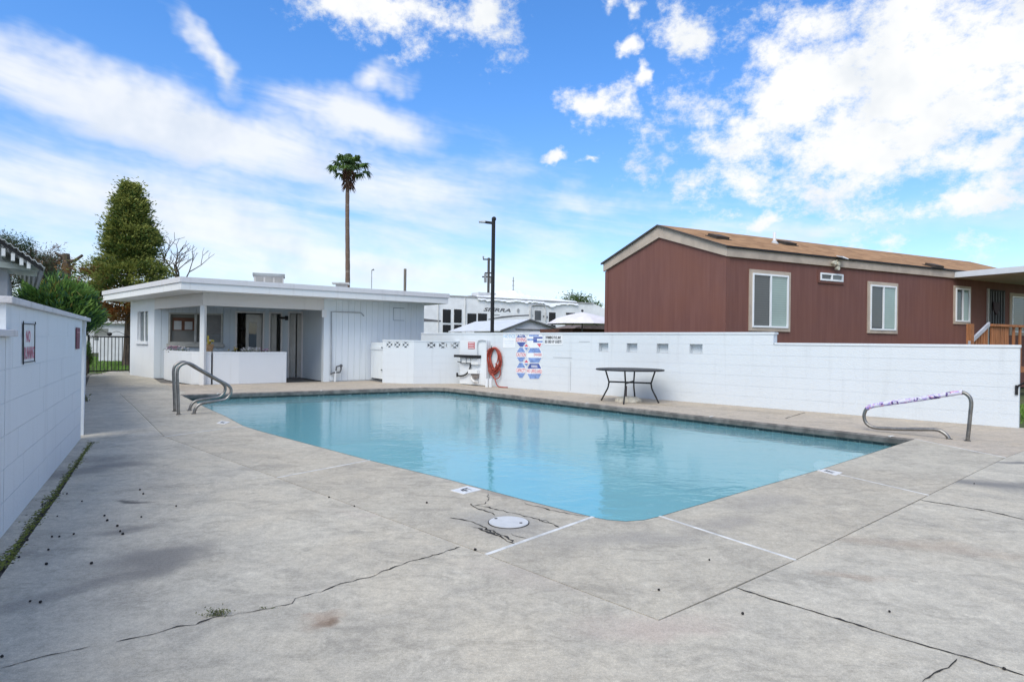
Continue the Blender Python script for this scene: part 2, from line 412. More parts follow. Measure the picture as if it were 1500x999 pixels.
# ------------------------------------------------------------------ ground
def sheet_with_hole(name, outer, hole, z, mat, **kw):
    bm = bmesh.new()
    def loop(pts):
        vs = [bm.verts.new((q[0], q[1], z)) for q in pts]
        return [bm.edges.new((vs[i], vs[(i + 1) % len(vs)])) for i in range(len(vs))]
    es = loop(outer) + loop(hole)
    bmesh.ops.triangle_fill(bm, use_beauty=True, use_dissolve=False, edges=es)
    bmesh.ops.recalc_face_normals(bm, faces=bm.faces)
    for f in bm.faces:
        if f.normal.z < 0: f.normal_flip()
    me = bpy.data.meshes.new(name); bm.to_mesh(me); bm.free(); me.materials.append(mat)
    o = bpy.data.objects.new(name, me); COL.objects.link(o); o['kind'] = 'structure'
    return o
POOL_OUT = offset_poly(POOL, .035)
grassg = M('lawn_soil', (.075, .095, .028), .95, .3, 1.2, .5, 20, col2=(.13, .12, .07), lo=.45, hi=.75)
sheet_with_hole('ground', [(-900, -600), (900, -600), (900, 1200), (-900, 1200)], POOL_OUT, -.045, grassg)
deck_outer = [(-2.2, -6), (12, -6), (12, 7.2), WR.p(WR.len + 4, 0, -.1)[:2], WR.p(-2.0, 0, -.1)[:2], FRONT.p(s615, 0, -.3)[:2], FRONT.p(s479 + .5, 0, -4)[:2], (-10.2, 22.0), (-12.3, 21.6), (-14.0, 21.2), (-14.2, 18.8), (-6.0, 7.2), (-3.2, 3.0)]
deck = sheet_with_hole('pool_deck', deck_outer, POOL_OUT, -.022, M('joint_base', (.13, .12, .108), .95, .3, 8))
# deck slabs
GREY = (.155, .15, .142)
st_dark, st_rust, st_wet = (.20, .188, .172), (.34, .235, .165), (.17, .165, .16)
stains = [(G(235, 818), .42, .30, .5, st_dark, .85), (G(190, 845), .35, .16, .9, st_dark, .55), (G(55, 880), .4, .10, 1.0, st_dark, .4), (G(195, 736), .16, .06, .2, (.07, .066, .06), .8),
          (G(150, 672), .5, .3, .2, st_dark, .5), (G(185, 680), .35, .2, .1, st_dark, .5), (G(185, 775), .22, .12, .4, st_dark, .7), (G(165, 565), .9, .22, .2, st_dark, .5), (G(150, 563), .7, .10, .0, st_dark, .6),
          (G(466, 911), .075, .03, .3, (.10, .075, .05), .9), (G(470, 908), .14, .07, .4, st_rust, .55), (G(1440, 708), .75, .22, -.15, st_wet, .75), (G(1490, 678), .42, .12, -.3, st_wet, .85),
          (G(1500, 715), .5, .3, -.2, st_wet, .45), (G(1360, 800), .8, .14, -.3, st_rust, .3), (G(1250, 845), .25, .08, .0, st_rust, .35), (G(960, 918), .4, .16, .1, (.48, .37, .315), .45), (G(760, 840), .5, .15, -.6, (.46, .39, .33), .35),
          (G(640, 760), .9, .1, -.2, (.48, .39, .33), .4), (G(60, 700), .25, 1.0, -.5, st_dark, .45), (G(110, 690), .3, .5, -.5, st_dark, .5), (G(860, 590), 1.2, .3, -.75, st_rust, .3), (G(1450, 640), .6, .25, -.4, st_rust, .5), (G(1250, 618), .8, .12, -.6, st_dark, .35)]
conc_out = concrete('weathered_deck_concrete', (.535, .488, .400), (.52, .46, .362), (.385, .352, .295), stains)
band_st = [(G(660, 696), 1.4, .12, -.74, (.28, .235, .195), .75), (G(800, 737), 1.0, .13, -.74, (.26, .225, .19), .8), (G(920, 790), .75, .2, .1, (.31, .285, .25), .6), (G(1060, 765), .5, .18, .6, (.31, .28, .245), .6), (G(1120, 735), .5, .25, .6, (.33, .3, .265), .5),
           (G(745, 768), .42, .32, -.7, (.29, .275, .255), .7), (G(420, 640), .9, .12, -.74, (.38, .31, .24), .5), (G(240, 585), .4, .3, 0, (.3, .27, .23), .3)]
conc_band = concrete('coping_band_concrete', (.505, .458, .37), (.48, .42, .328), (.375, .338, .278), band_st)
far_st_shadow = [(G(760, 567), 1.0, .12, -.75, (.10, .085, .06), .8), (G(960, 592), .8, .12, -.7, (.26, .22, .15), .6), (G(1100, 602), 1.1, .2, -.7, (.27, .23, .18), .4), (G(700, 563), .5, .10, 0, (.16, .13, .10), .7), (G(540, 560), .9, .12, .5, (.28, .22, .17), .5)]  # stains; the first patch puts the hose's shadow into the deck colour
conc_far = concrete('far_deck_concrete', (.50, .425, .34), (.48, .40, .305), (.40, .35, .29), far_st_shadow)
def slab(poly, mat, name='slab', th=.028, inset=.0035):
    poly = [Vector((q[0], q[1], 0)) for q in poly]
    poly = offset_poly(poly, -inset)
    return B().prism([(q.x, q.y) for q in poly], -th, 0.0).build(name, mat, deck)
o_cn, o_nl, o_3, o_k, o_b1, o_b0 = G(965, 908), G(712, 812), G(406, 699.5), G(241, 639.5), G(200, 599), G(176, 577)
o_r1, o_r2, o_r3, o_r4 = G(1165, 820), G(1360, 725), G(1473, 670), G(1500, 660)
ext = lambda a, b, d: b + (b - a).normalized() * d
slab([nearL[0], cornr[3], cornr[2], cornr[1], cornr[0], o_r1, o_cn, o_nl], conc_band, th=.1)
slab([*nearL, o_3, o_nl], conc_band, th=.1)
slab([nearL[-1], *kinkp[:3], o_k, o_3], conc_band, th=.1)
slab([*kinkp[2:], FL, o_b0, o_b1, o_k], conc_band, th=.1)
slab([cornr[0], rightE[1], rightE[0], o_r2, o_r1], conc_band, th=.1)
slab([rightE[0], RT, o_r3, o_r2], conc_band, th=.1)
# outer slabs
j_r1 = [G(*q) for q in ((1077, 860), (1500, 989))]; j_r2 = [G(*q) for q in ((1347, 732), (1500, 761))]
e1 = ext(j_r1[0], j_r1[1], 5); e2 = ext(j_r2[0], j_r2[1], 5)
m0, m1 = G(135, 647), G(0, 832); m2 = ext(m0, m1, 7.5)
wl_a = WL_.p(-7, 0, -.05); wl_b = WL_.p(WL_.len + .25, 0, -.05)
jl1a, jl1b = G(84, 727), o_3
slab([m0, o_k, o_3, jl1a], conc_out)
slab([jl1a, o_3, o_nl, o_cn, j_r1[0], e1, (e1.x, -5.9), (m2.x + .02, -5.9), m2], conc_out)
slab([j_r1[0], o_r1, j_r2[0], e2, (e1.x + 3, e2.y), e1], conc_out)
slab([j_r2[0], o_r2, o_r3, o_r4, ext(o_r3, o_r4, 4.5), (11.8, 9.5), e2], conc_out)
slab([wl_a, wl_b, m0, m2], conc_out)
LW2_A, LW2_B = Vector((-5.25, 7.55, 0)), G(126, 551)
jl2a = G(112, 602.5)
slab([wl_b, jl2a, o_b1, o_k, m0], conc_out)
slab([jl2a, (-13.25, 19.3), (-14.6, 22.6), (-12.0, 21.2), L_back, C_left, G(236, 561), FL + (FL - RT).normalized() * .0 + Vector((-.15, .55, 0)), FL, o_b0, o_b1], conc_out)
# far sides: slabs between the pool and the walls
def onwall(q, w, o=0.0):
    t = (Vector((q.x, q.y)) - w.A).dot(w.e); return w.p(t, 0, o)
WLEN_ = WR.s_at(1493, 570)
frp = [RT] + [FAR + farR_dir * ((G(*q) - FAR).dot(farR_dir)) for q in ((1303, 639), (1030, 611.5), (843, 591.5), (716, 575))] + [far_arc[-1]]
prev_i, prev_o = RT, WR.p(WR.len + 3.4, 0, .0)
slab([RT, o_r3, o_r4, ext(o_r3, o_r4, 4.4), WR.p(WLEN_ + .25, 0, -.1), WR.p(WLEN_ - .6, 0, -.1), frp[1]], conc_far, th=.1)
prev_i, prev_o = frp[1], WR.p(WLEN_ - .6, 0, -.1)
outs = [prev_o]
for q in frp[2:]:
    no = onwall(q, WR, -.1); slab([prev_i, prev_o, no, q], conc_far, th=.1); prev_i, prev_o = q, no; outs.append(no)
flp = [far_arc[0]] + [FAR + farL_dir * ((G(*q) - FAR).dot(farL_dir)) for q in ((613, 567), (467, 571), (318, 576.3))]
c_pt = WR.p(-2.2, 0, -.1)
slab([prev_i, prev_o, c_pt, FRONT.p(s615 - .2, 0, -.1), FRONT.p(s615 - 1.6, 0, -.1), *far_arc[:-1]], conc_far, th=.1)
a0 = far_arc[0]
q1 = flp[2]; slab([a0, FRONT.p(s615 - 1.6, 0, -.1), onwall(q1, FRONT, -.1), q1], conc_far, th=.1)
q2 = flp[3]; slab([q1, onwall(q1, FRONT, -.1), onwall(q2, FRONT, -.1), q2], conc_far, th=.1)
slab([q2, onwall(q2, FRONT, -.1), P_post, G(236, 561), FL + Vector((-.15, .55, 0)), FL], conc_far, th=.1)
# white expansion joints, running over the pool edge
def strip(a, b, w=.022, z=.002, over=True, name='expansion_joint'):
    d = (b - a).to_2d().normalized(); nn = Vector((d.y, -d.x)) * w / 2; a = a.to_2d() - d * (.006 if over else 0); b = b.to_2d()
    q = [a - nn, b - nn, b + nn, a + nn]
    B().prism([(v.x, v.y) for v in q], -.095 if over else -.026, z).build(name, white_caulk, deck)
strip(nearL[0], o_nl, .026); strip(cornr[0], o_r1, .022); strip(rightE[0], o_r2, .017); strip(RT, o_r3, .017); strip(nearL[-1], o_3, .018); strip(kinkp[2], o_k, .015)
for q, o_ in list(zip(frp[1:5], outs[:4])): strip(q, q + (o_ - q).normalized() * .10, .035)
for q in flp[1:]: strip(q, q + Vector((.0, .10, 0)), .04)
# cracks: ragged dark clefts
def crack(pix, w=.006, jit=.010, name='crack', zoom=None, sub=5):
    pts = [G(*q) for q in pix]; P = []
    for a, b in zip(pts[:-1], pts[1:]):
        k = max(2, int((b - a).length / .025)); nn = Vector(((b - a).y, -(b - a).x, 0)).normalized()
        for i in range(k):
            P.append(lerp(a, b, i / k) + nn * random.gauss(0, jit * .4))
    P.append(pts[-1]); vs = []; fs = []
    for i, q in enumerate(P):
        d = (P[min(i + 1, len(P) - 1)] - P[max(i - 1, 0)]).to_2d().normalized(); nn = Vector((d.y, -d.x, 0))
        ww = w * (random.uniform(.3, 1.2) if random.random() < .86 else random.uniform(1.3, 2.2)) * (.3 if i in (0, len(P) - 1) else 1)
        vs += [q + nn * ww / 2 + Vector((0, 0, .0025)), q - nn * ww / 2 + Vector((0, 0, .0025))]
    for i in range(len(P) - 1): fs.append((2 * i, 2 * i + 2, 2 * i + 3, 2 * i + 1))
    return B().add(vs, fs).build(name, dirt_dark, deck)
crack([(0, 979), (75, 959), (132, 947)], .005)
crack([(170, 940), (190, 936), (220, 930), (260, 918), (285, 915), (310, 905), (340, 901), (370, 896), (400, 890), (427, 884), (432, 876), (470, 867), (500, 855), (540, 846), (570, 834), (600, 822), (630, 815), (675, 801)], .0058)
crack([(1077, 860), (1120, 875), (1180, 892), (1230, 907), (1300, 930), (1350, 944), (1415, 962), (1500, 989)], .009, .006)
crack([(1347, 732), (1395, 740), (1450, 749), (1500, 761)], .016, .012)
crack([(1350, 998), (1368, 986), (1395, 975), (1402, 965)], .005)
def zc(l, w, jit=.012): return crack([(640 + x / 6.25, 690 + y / 6.25) for x, y in l], w * .95, jit * 1.3)
zc([(300, 300), (340, 325), (400, 350), (460, 375), (510, 385), (530, 405)], .017)
zc([(120, 425), (190, 440), (300, 460), (380, 490), (450, 520), (520, 570), (600, 610), (660, 640), (710, 665)], .011)
zc([(340, 515), (420, 540), (500, 575), (590, 605)], .019); zc([(430, 510), (500, 545), (560, 575), (640, 600), (690, 650)], .011)
zc([(330, 320), (420, 320), (520, 345), (650, 375), (780, 405), (900, 430), (970, 460), (1060, 485), (1120, 515)], .009)
zc([(470, 210), (475, 250), (440, 300), (330, 320)], .006); zc([(800, 290), (850, 310), (950, 330), (1100, 370), (1350, 415)], .01); zc([(690, 570), (730, 600), (820, 615)], .006)
zc([(900, 430), (940, 455), (1000, 450), (1060, 485)], .006)
crack([(227, 611), (270, 609), (317, 605)], .006); crack([(1150, 613), (1180, 604)], .02)
crack([(1120, 612), (1180, 618), (1260, 622)], .008)
# moss along the joint by the left wall
b = B()
for i in range(2600):
    t = random.random() ** 1.5; q = lerp(m0, m1, 1 - t) if random.random() < .62 else lerp(m0, ext(m0, m1, .8), random.random())
    wd = .008 + .020 * abs(math.sin(q.y * 5.1) * math.sin(q.y * 2.3 + 1)); o = random.gauss(0, wd)
    r = random.uniform(.003, .009)
    b.ball((q.x + o, q.y + o * .4, .0), r, random.choice((0, 0, 0, 1)), 5, 3, .3, .4)
tag(b.build('moss', [moss_m, dirt_dark], smooth=True), 'green moss growing along the joint beside the near white wall', 'moss', kind='stuff')
# ------------------------------------------------------------------ pool
def plaster():
    m, n, p = material('pool_plaster')
    pos = n.n('ShaderNodeNewGeometry').outputs['Position']
    n.put(p.inputs['Base Color'], n.mix(n.sm(n.noise(pos, 1.2, 5), .3, .7), (.36, .74, .82), (.30, .67, .77)))
    p.inputs['Roughness'].default_value = .8
    return m
plaster_m = plaster()
def tilemat():
    m, n, p = material('waterline_tile')
    pos = n.n('ShaderNodeNewGeometry').outputs['Position']
    d = n.n('ShaderNodeVectorMath', operation='DOT_PRODUCT'); n.put(d.inputs[0], pos); d.inputs[1].default_value = (.75, -.66, 0)
    cell = n.m('MULTIPLY', d.outputs['Value'], 1 / .155)
    fr = n.m('FRACT', cell); g = n.sm(n.m('ABSOLUTE', n.m('SUBTRACT', fr, .5)), .44, .48)
    rn = n.n('ShaderNodeTexWhiteNoise', noise_dimensions='1D'); n.put(rn.inputs[1], n.m('FLOOR', cell))
    c = n.mix(rn.outputs[0], (.02, .04, .045), (.045, .08, .085)); 
    scum = n.sm(n.noise(n.vm('MULTIPLY', pos, (1, 1, 3)), 9, 5, .7), .56, .7)
    c = n.mix(n.m('MULTIPLY', scum, .7), c, (.5, .53, .52)); c = n.mix(n.m('MULTIPLY', g, .25), c, (.35, .37, .36))
    n.put(p.inputs['Base Color'], c); p.inputs['Roughness'].default_value = .3
    return m
WATER = -.135; FLOOR = -1.35
pool = B(); ring = POOL_OUT; k = len(ring)
# floor slightly sloping, walls
vs = [(q.x, q.y, FLOOR) for q in ring] + [(q.x, q.y, -.29) for q in ring]
pool.add(vs, [tuple(range(k))] + [(i, (i + 1) % k, k + (i + 1) % k, k + i) for i in range(k)])
po = pool.build('pool_basin', plaster_m); po['kind'] = 'structure'
tb = B(); tb.add([(q.x, q.y, -.29) for q in ring] + [(q.x, q.y, -.06) for q in ring], [(i, (i + 1) % k, k + (i + 1) % k, k + i) for i in range(k)])
tb.build('tile_band', tilemat(), po)
lipm = M('coping_edge', (.19, .17, .15), .85, .3, 5, .4, 40)
lip = B(); lo_ = offset_poly(POOL, .0); lin = offset_poly(POOL, -.02)
for (za, ra, zb, rb) in ((-.10, lo_, -.085, lin), (-.085, lin, -.022, lin), (-.022, lin, .0012, lo_)):
    lip.add([(q.x, q.y, za) for q in ra] + [(q.x, q.y, zb) for q in rb], [(i, (i + 1) % k, k + (i + 1) % k, k + i) for i in range(k)])
lip.build('coping_edge', lipm, po, smooth=True)
# rounded entry steps in the right-hand corner
for r, z in ((1.55, -.66), (1.1, -.46), (.62, -.28)):
    cpt = RT + (farR_dir * -.1); st = []
    a0_ = math.atan2(-farR_dir.y, -farR_dir.x); a1_ = math.atan2((rightE[0] - RT).y, (rightE[0] - RT).x)
    while a1_ < a0_: a1_ += 2 * PI
    st.append((cpt.x, cpt.y))
    for i in range(19):
        a = lerp(a0_, a1_, i / 18); st.append((cpt.x + r * math.cos(a), cpt.y + r * math.sin(a)))
    B().prism(st, FLOOR + .01, z).build('step', M('step_plaster', (.74, .90, .93), .8, .05), po)
def watermat():
    m, n, p = material('pool_water')
    n.nt.nodes.remove(p); o = n.nt.nodes['Material Output']
    pos = n.n('ShaderNodeNewGeometry').outputs['Position']
    h1 = n.noise(n.vm('MULTIPLY', pos, (1.0, 1.7, 1)), 3.2, 3, .5, .4); h2 = n.noise(n.vm('MULTIPLY', pos, (1, 1.6, 1)), 13, 3, .55, .5)
    patch = n.sm(n.noise(pos, .45, 3), .38, .66, .25, 1.0)
    h = n.m('ADD', n.m('MULTIPLY', h1, .7), n.m('MULTIPLY', n.m('MULTIPLY', h2, .3), patch))
    bn = n.n('ShaderNodeBump'); bn.inputs['Strength'].default_value = .30; bn.inputs['Distance'].default_value = .026; n.put(bn.inputs['Height'], h)
    fr = n.n('ShaderNodeFresnel'); fr.inputs['IOR'].default_value = 1.42; n.put(fr.inputs['Normal'], bn.outputs[0])
    gl = n.n('ShaderNodeBsdfGlossy'); gl.inputs['Roughness'].default_value = .015; n.put(gl.inputs['Normal'], bn.outputs[0])
    tr = n.n('ShaderNodeBsdfTransparent'); tr.inputs[0].default_value = (.82, .96, .97, 1)
    df = n.n('ShaderNodeBsdfDiffuse'); df.inputs[0].default_value = (.30, .68, .74, 1)
    a = n.n('ShaderNodeMixShader'); a.inputs[0].default_value = .42
    n.nt.links.new(tr.outputs[0], a.inputs[1]); n.nt.links.new(df.outputs[0], a.inputs[2])
    c = n.n('ShaderNodeMixShader'); n.nt.links.new(fr.outputs[0], c.inputs[0]); n.nt.links.new(a.outputs[0], c.inputs[1]); n.nt.links.new(gl.outputs[0], c.inputs[2])
    n.nt.links.new(c.outputs[0], o.inputs[0])
    return m
wt = B().add([(q.x, q.y, WATER) for q in POOL_OUT][::1], [tuple(range(k))]).build('pool_water', watermat()); wt['kind'] = 'structure'
if wt.data.polygons[0].normal.z < 0: wt.data.flip_normals()

# ------------------------------------------------------------------ block walls
def block_run(root, w, t0, t1, z0, z1, thick, mat, course=.203, length=.405, holes=(), o_front=0.0):
    """painted block masonry: a core and single blocks in running bond"""
    ncs = max(1, round((z1 - z0) / course)); ch = (z1 - z0) / ncs; core = B()
    cache = {}
    for c in range(ncs):
        za, zb = z0 + c * ch, z0 + (c + 1) * ch
        hl = [h for h in holes if h[2] < zb - .05 and h[3] > za + .05]
        segs = [(t0, t1)]
        for h in hl:
            ns = []
            for a, b_ in segs:
                if h[1] <= a or h[0] >= b_: ns.append((a, b_))
                else:
                    if h[0] - a > .02: ns.append((a, h[0]))
                    if b_ - h[1] > .02: ns.append((h[1], b_))
            segs = ns
        for a, b_ in segs:
            core.wb(w, a + .0005, b_ - .0005, za, zb, o_front - thick + .004, o_front - .003)
            t = a - ((c % 2) * length / 2 + (a - t0) % length)
            while t < b_ - .01:
                x0, x1 = max(a, t), min(b_, t + length); t += length
                if x1 - x0 < .03: continue
                key = (round(x1 - x0, 3), round(ch, 4))
                if key not in cache:
                    L = x1 - x0 - .0004; hh = ch - .0040; g = .003
                    bb = B(); x, y, z = L / 2, thick / 2, hh / 2
                    bb.v = [(-x, -y + g, -z + g), (x, -y + g, -z + g), (x, y - g, -z + g), (-x, y - g, -z + g)]
                    bb = B(); bb.box(-x, x, -y, y, -z, z)
                    me = bpy.data.meshes.new('block'); me.from_pydata(bb.v, [], bb.f); me.materials.append(mat); cache[key] = me
                o = bpy.data.objects.new('block', cache[key]); COL.objects.link(o); o.parent = root
                q = w.p((x0 + x1) / 2, (za + zb) / 2, o_front - thick / 2 + random.uniform(-.0007, .0007)) - ROOT[root]
                o.location = q; o.rotation_euler = (0, 0, w.rz)
    core.build('mortar_core', mat, root)
# right wall
sT = WR.s_at(1133, 495); WLEN = WR.s_at(1493, 570)
WR0 = -2.1
rw = thing('block_wall', WR.p(WR.len / 2, 0, -.1), 'long white painted block wall behind the pool, stepping down by one course', 'wall')
vents = []
for (xa, xb) in ((877, 891), (918, 933.5), (962, 979), (1010, 1029)):
    vents.append((WR.s_at(xa, 508), WR.s_at(xb, 508), 1.015, 1.218))
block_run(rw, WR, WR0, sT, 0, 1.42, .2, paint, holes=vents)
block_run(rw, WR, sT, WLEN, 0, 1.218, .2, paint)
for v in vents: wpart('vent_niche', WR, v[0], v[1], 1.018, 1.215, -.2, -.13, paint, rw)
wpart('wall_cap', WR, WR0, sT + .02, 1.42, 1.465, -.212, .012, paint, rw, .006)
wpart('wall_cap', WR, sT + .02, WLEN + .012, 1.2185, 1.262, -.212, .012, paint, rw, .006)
crk = B()
for (x0, y0, x1, y1) in ((810, 523.5, 838, 525.5), (848, 500.5, 864, 500.8), (836, 530, 836.5, 572), (676, 512, 700, 512.6)):
    (ta, za), (tb_, zb) = WR.sz(x0, y0), WR.sz(x1, y1)
    if abs(x1 - x0) > 2: crk.wb(WR, ta, tb_, za - .004, za + .004, -.004, .0035)
    else: crk.wb(WR, ta, ta + .006, min(za, zb), max(za, zb), -.004, .0035)
crk.build('crack', M('wall_crack', (.25, .26, .27), .9), rw)
# left near wall
lw = thing('block_wall', WL_.p(2, 0, -.1), 'tall near white painted block wall on the left with sign', 'wall')
LWT = WL_.s_at(9, 460)
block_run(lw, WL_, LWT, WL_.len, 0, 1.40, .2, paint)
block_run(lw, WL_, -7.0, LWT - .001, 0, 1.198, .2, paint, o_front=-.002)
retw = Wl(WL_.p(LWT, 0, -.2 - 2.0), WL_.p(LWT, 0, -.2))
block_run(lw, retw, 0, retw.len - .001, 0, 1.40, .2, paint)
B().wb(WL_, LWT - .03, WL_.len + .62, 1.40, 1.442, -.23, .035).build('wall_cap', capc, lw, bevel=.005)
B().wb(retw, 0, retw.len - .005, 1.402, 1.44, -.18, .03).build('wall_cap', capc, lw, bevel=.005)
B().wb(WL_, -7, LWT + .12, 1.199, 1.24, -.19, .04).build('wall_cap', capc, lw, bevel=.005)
wpart('end_box', WL_, WL_.len + .03, WL_.len + .55, 1.28, 1.398, -.2, -.02, M('beige_box', (.42, .42, .37), .7), lw)
# second left wall, running on to the gate
w2 = Wl(LW2_A, LW2_B)
lw2 = thing('block_wall', w2.p(6, 0, -.1), 'white block wall leading from the near wall to the iron gate', 'wall')
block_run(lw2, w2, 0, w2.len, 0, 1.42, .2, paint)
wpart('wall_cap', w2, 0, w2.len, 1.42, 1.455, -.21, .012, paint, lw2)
wpart('pipe_end', w2, w2.len - 1.05, w2.len - .85, .55, .66, 0, .05, dark_metal, lw2)
# ------------------------------------------------------------------ lettering
_fc = {}
def text(name, body, w, t0, t1, z0, z1, o, mat, parent, thick=.002, shear=0.0, bold=.02):
    cu = bpy.data.curves.new(name, 'FONT'); cu.body = body; cu.extrude = 0; cu.shear = shear; cu.offset = bold; cu.resolution_u = 2
    ob = bpy.data.objects.new(name, cu); COL.objects.link(ob)
    dg = bpy.context.evaluated_depsgraph_get(); me = bpy.data.meshes.new_from_object(ob.evaluated_get(dg))
    bpy.data.objects.remove(ob); bpy.data.curves.remove(cu)
    co = np.array([v.co[:] for v in me.vertices]); mn, mxx = co.min(0), co.max(0); off = ROOT[parent]
    for v in me.vertices:
        a = (v.co.x - mn[0]) / (mxx[0] - mn[0]); b_ = (v.co.y - mn[1]) / (mxx[1] - mn[1])
        v.co = w.p(lerp(t0, t1, a), lerp(z0, z1, b_), o) - off
    me.materials.clear(); me.materials.append(mat); me.name = name
    r = bpy.data.objects.new(name, me); COL.objects.link(r); r.parent = parent; ROOT[r] = off
    return r
red_p = M('sign_red', (.50, .045, .06), .5, .12, 9); red_fade = M('sign_red_faded', (.46, .10, .17), .6, .3, 22)
blue_p = M('sign_blue', (.075, .115, .33), .5, .2, 10); blue_f = M('sign_blue_faded', (.20, .30, .56), .55, .2, 12); lblue = M('sign_light_blue', (.33, .52, .72), .55, .15, 12)
sign_w = M('sign_white', (.80, .80, .80), .45, .04, 6); black_p = M('sign_black', (.03, .03, .032), .5, .2, 8); pink_p = M('sign_pink', (.66, .28, .42), .55, .15, 10)
# ------------------------------------------------------------------ clubhouse
ch_ = thing('clubhouse', P_post + Vector((-.5, 3, 0)), 'low white clubhouse with wide flat roof and open porch across the pool', 'clubhouse')
ZS, ZF, ZR = 2.40, 2.58, 2.71
ra, rb, rt = G(265, 424, ZS), G(656.6, 445, ZS), G(151, 440.6, ZS)
back = Vector((-.62, .78, 0))
rb2 = rb + back * 5.2; rt2 = rt + Vector((2.6, 3.2, 0))
rp = [rt, ra, rb, rb2, rt2]
roof = B().prism([(q.x, q.y) for q in rp], ZS, ZF - .002).build('fascia', fascia_paint, ch_)
rpo = offset_poly(rp, .03)
B().prism([(q.x, q.y) for q in rpo], ZF, ZR).build('roof', roofedge, ch_)
def wallseg(w, t0, t1, z0, z1, mat, name='wall', th=.15):
    return wpart(name, w, t0, t1, z0, z1, -th, 0, mat, ch_)
# left gable wall with narrow window, block masonry
wz = [LEFTW.sz(201.5, 457), LEFTW.sz(216.5, 500)]
wt0, wt1, wz1, wz0 = wz[0][0], wz[1][0], wz[0][1], wz[1][1]
for (a, b_, c, d) in ((0, wt0, 0, ZS), (wt1, LEFTW.len, 0, ZS), (wt0, wt1, 0, wz0), (wt0, wt1, wz1, ZS)):
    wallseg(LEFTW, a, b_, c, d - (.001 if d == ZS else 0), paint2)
wn = wpart('window', LEFTW, wt0 + .02, wt1 - .02, wz0, wz1, -.12, -.09, glass_blue, ch_)
for a, b_ in ((wt0, wt0 + .035), (lerp(wt0, wt1, .45), lerp(wt0, wt1, .52)), (wt1 - .035, wt1)):
    wpart('frame', LEFTW, a, b_, wz0, wz1, -.10, -.06, trim_white, wn)
wpart('sill', LEFTW, wt0 - .06, wt1 + .04, wz0 - .09, wz0 - .002, -.05, .05, paint2, wn)
# recess back wall with boards
R_back = Vector((-6.68, 19.6, 0))
RB = Wl(C_left, R_back); RET = Wl(R_back, FRONT.p(s479, 0))
def boards(w, t0, t1, z0, z1, bw, mat, holes=(), backing=True, th=.02, gap=.006):
    t = t0; k = 0
    while t < t1 - .01:
        x0, x1 = t, min(t1, t + bw); t += bw
        segs = [(z0, z1)]
        # holes cut the board where they overlap its middle
        for h in holes:
            if h[0] < (x0 + x1) / 2 < h[1]:
                ns = []
                for a, b_ in segs:
                    if h[2] > a + .01: ns.append((a, min(b_, h[2])))
                    if h[3] < b_ - .01: ns.append((max(a, h[3]), b_))
                segs = ns
        dpt = random.uniform(-.002, .002)
        for a, b_ in segs: wpart('board', w, x0 + gap / 2, x1 - gap / 2, a, b_, -th, dpt, mat, ch_)
wa = RB.sz(247, 456.8); wb_ = RB.sz(326, 500)
win = (wa[0], wb_[0], 1.05, 1.98)
d1 = (RB.s_at(347), RB.s_at(384.5), 0, 2.02); d2 = (RB.s_at(396), RB.s_at(411), 0, 2.02); d3 = (RB.s_at(424), RB.s_at(441.5), 0, 2.05)
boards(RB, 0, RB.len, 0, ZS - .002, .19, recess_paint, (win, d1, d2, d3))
backing = B()
cuts = sorted([0, RB.len] + [q for h in (win, d1, d2, d3) for q in h[:2]])
for a, b_ in zip(cuts[:-1], cuts[1:]):
    mid = (a + b_) / 2; hh = [h for h in (win, d1, d2, d3) if h[0] < mid < h[1]]
    if not hh: backing.wb(RB, a, b_, 0, ZS - .002, -.10, -.022)
    else:
        h = hh[0]
        if h[2] > 0: backing.wb(RB, a, b_, 0, h[2], -.10, -.022)
        backing.wb(RB, a, b_, h[3], ZS - .002, -.10, -.022)
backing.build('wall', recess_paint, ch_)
inner = M('room_wall', (.42, .41, .38), .8, .1)
B().wb(RB, .05, RB.len - .02, 0, ZS - .01, -2.2, -2.1).build('room_wall', inner, ch_)
B().wb(RB, d1[0] - .25, d1[0] - .17, 0, ZS - .01, -2.05, -.12).build('room_wall', inner, ch_)
B().wb(RB, d2[0] - .22, d2[0] - .14, 0, ZS - .01, -2.05, -.12).build('room_wall', inner, ch_)
B().wb(RB, .05, RB.len - .02, -.02, .002, -2.09, -.03).build('floor', M('room_floor', (.22, .2, .18), .8), ch_)
# the big sliding window
fr = M('aluminium_frame', (.42, .41, .37), .4, .1, 6)
wo = wpart('window', RB, win[0] + .02, win[1] - .02, win[2], win[3], -.075, -.07, glassmat('porch_window_glass', (.13, .125, .11), .02), ch_)
wm = lerp(win[0], win[1], .5)
for a, b_, c, d in ((win[0], win[0] + .05, win[2], win[3]), (win[1] - .05, win[1], win[2], win[3]), (wm - .04, wm + .02, win[2], win[3]), (win[0] + .05, win[1] - .05, win[3] - .04, win[3]), (win[0] + .05, win[1] - .05, win[2], win[2] + .05)):
    wpart('frame', RB, a, b_, c, d, -.07, .012, fr, wo)
wpart('sill', RB, win[0] - .03, win[1] + .05, win[2] - .10, win[2] - .001, -.05, .07, fr, wo)
cork = M('cork', (.13, .06, .035), .9, .2)
for (x0, y0, x1, y1, m_, o_) in ((252, 465, 287, 484.5, cork, -.066), (254, 470, 265, 483, M('paper', (.42, .42, .40), .8), -.063), (270, 471, 281, 483, M('paper2', (.40, .40, .38), .8), -.063), (298, 459, 324, 489, M('roller_blind', (.22, .21, .2), .8), -.066)):
    (ta, za), (tb_, zb) = RB.sz(x0, y0), RB.sz(x1, y1); wpart('notice' if m_ is not cork else 'notice_board', RB, ta, tb_, zb, za, o_ - .003, o_, m_, wo)
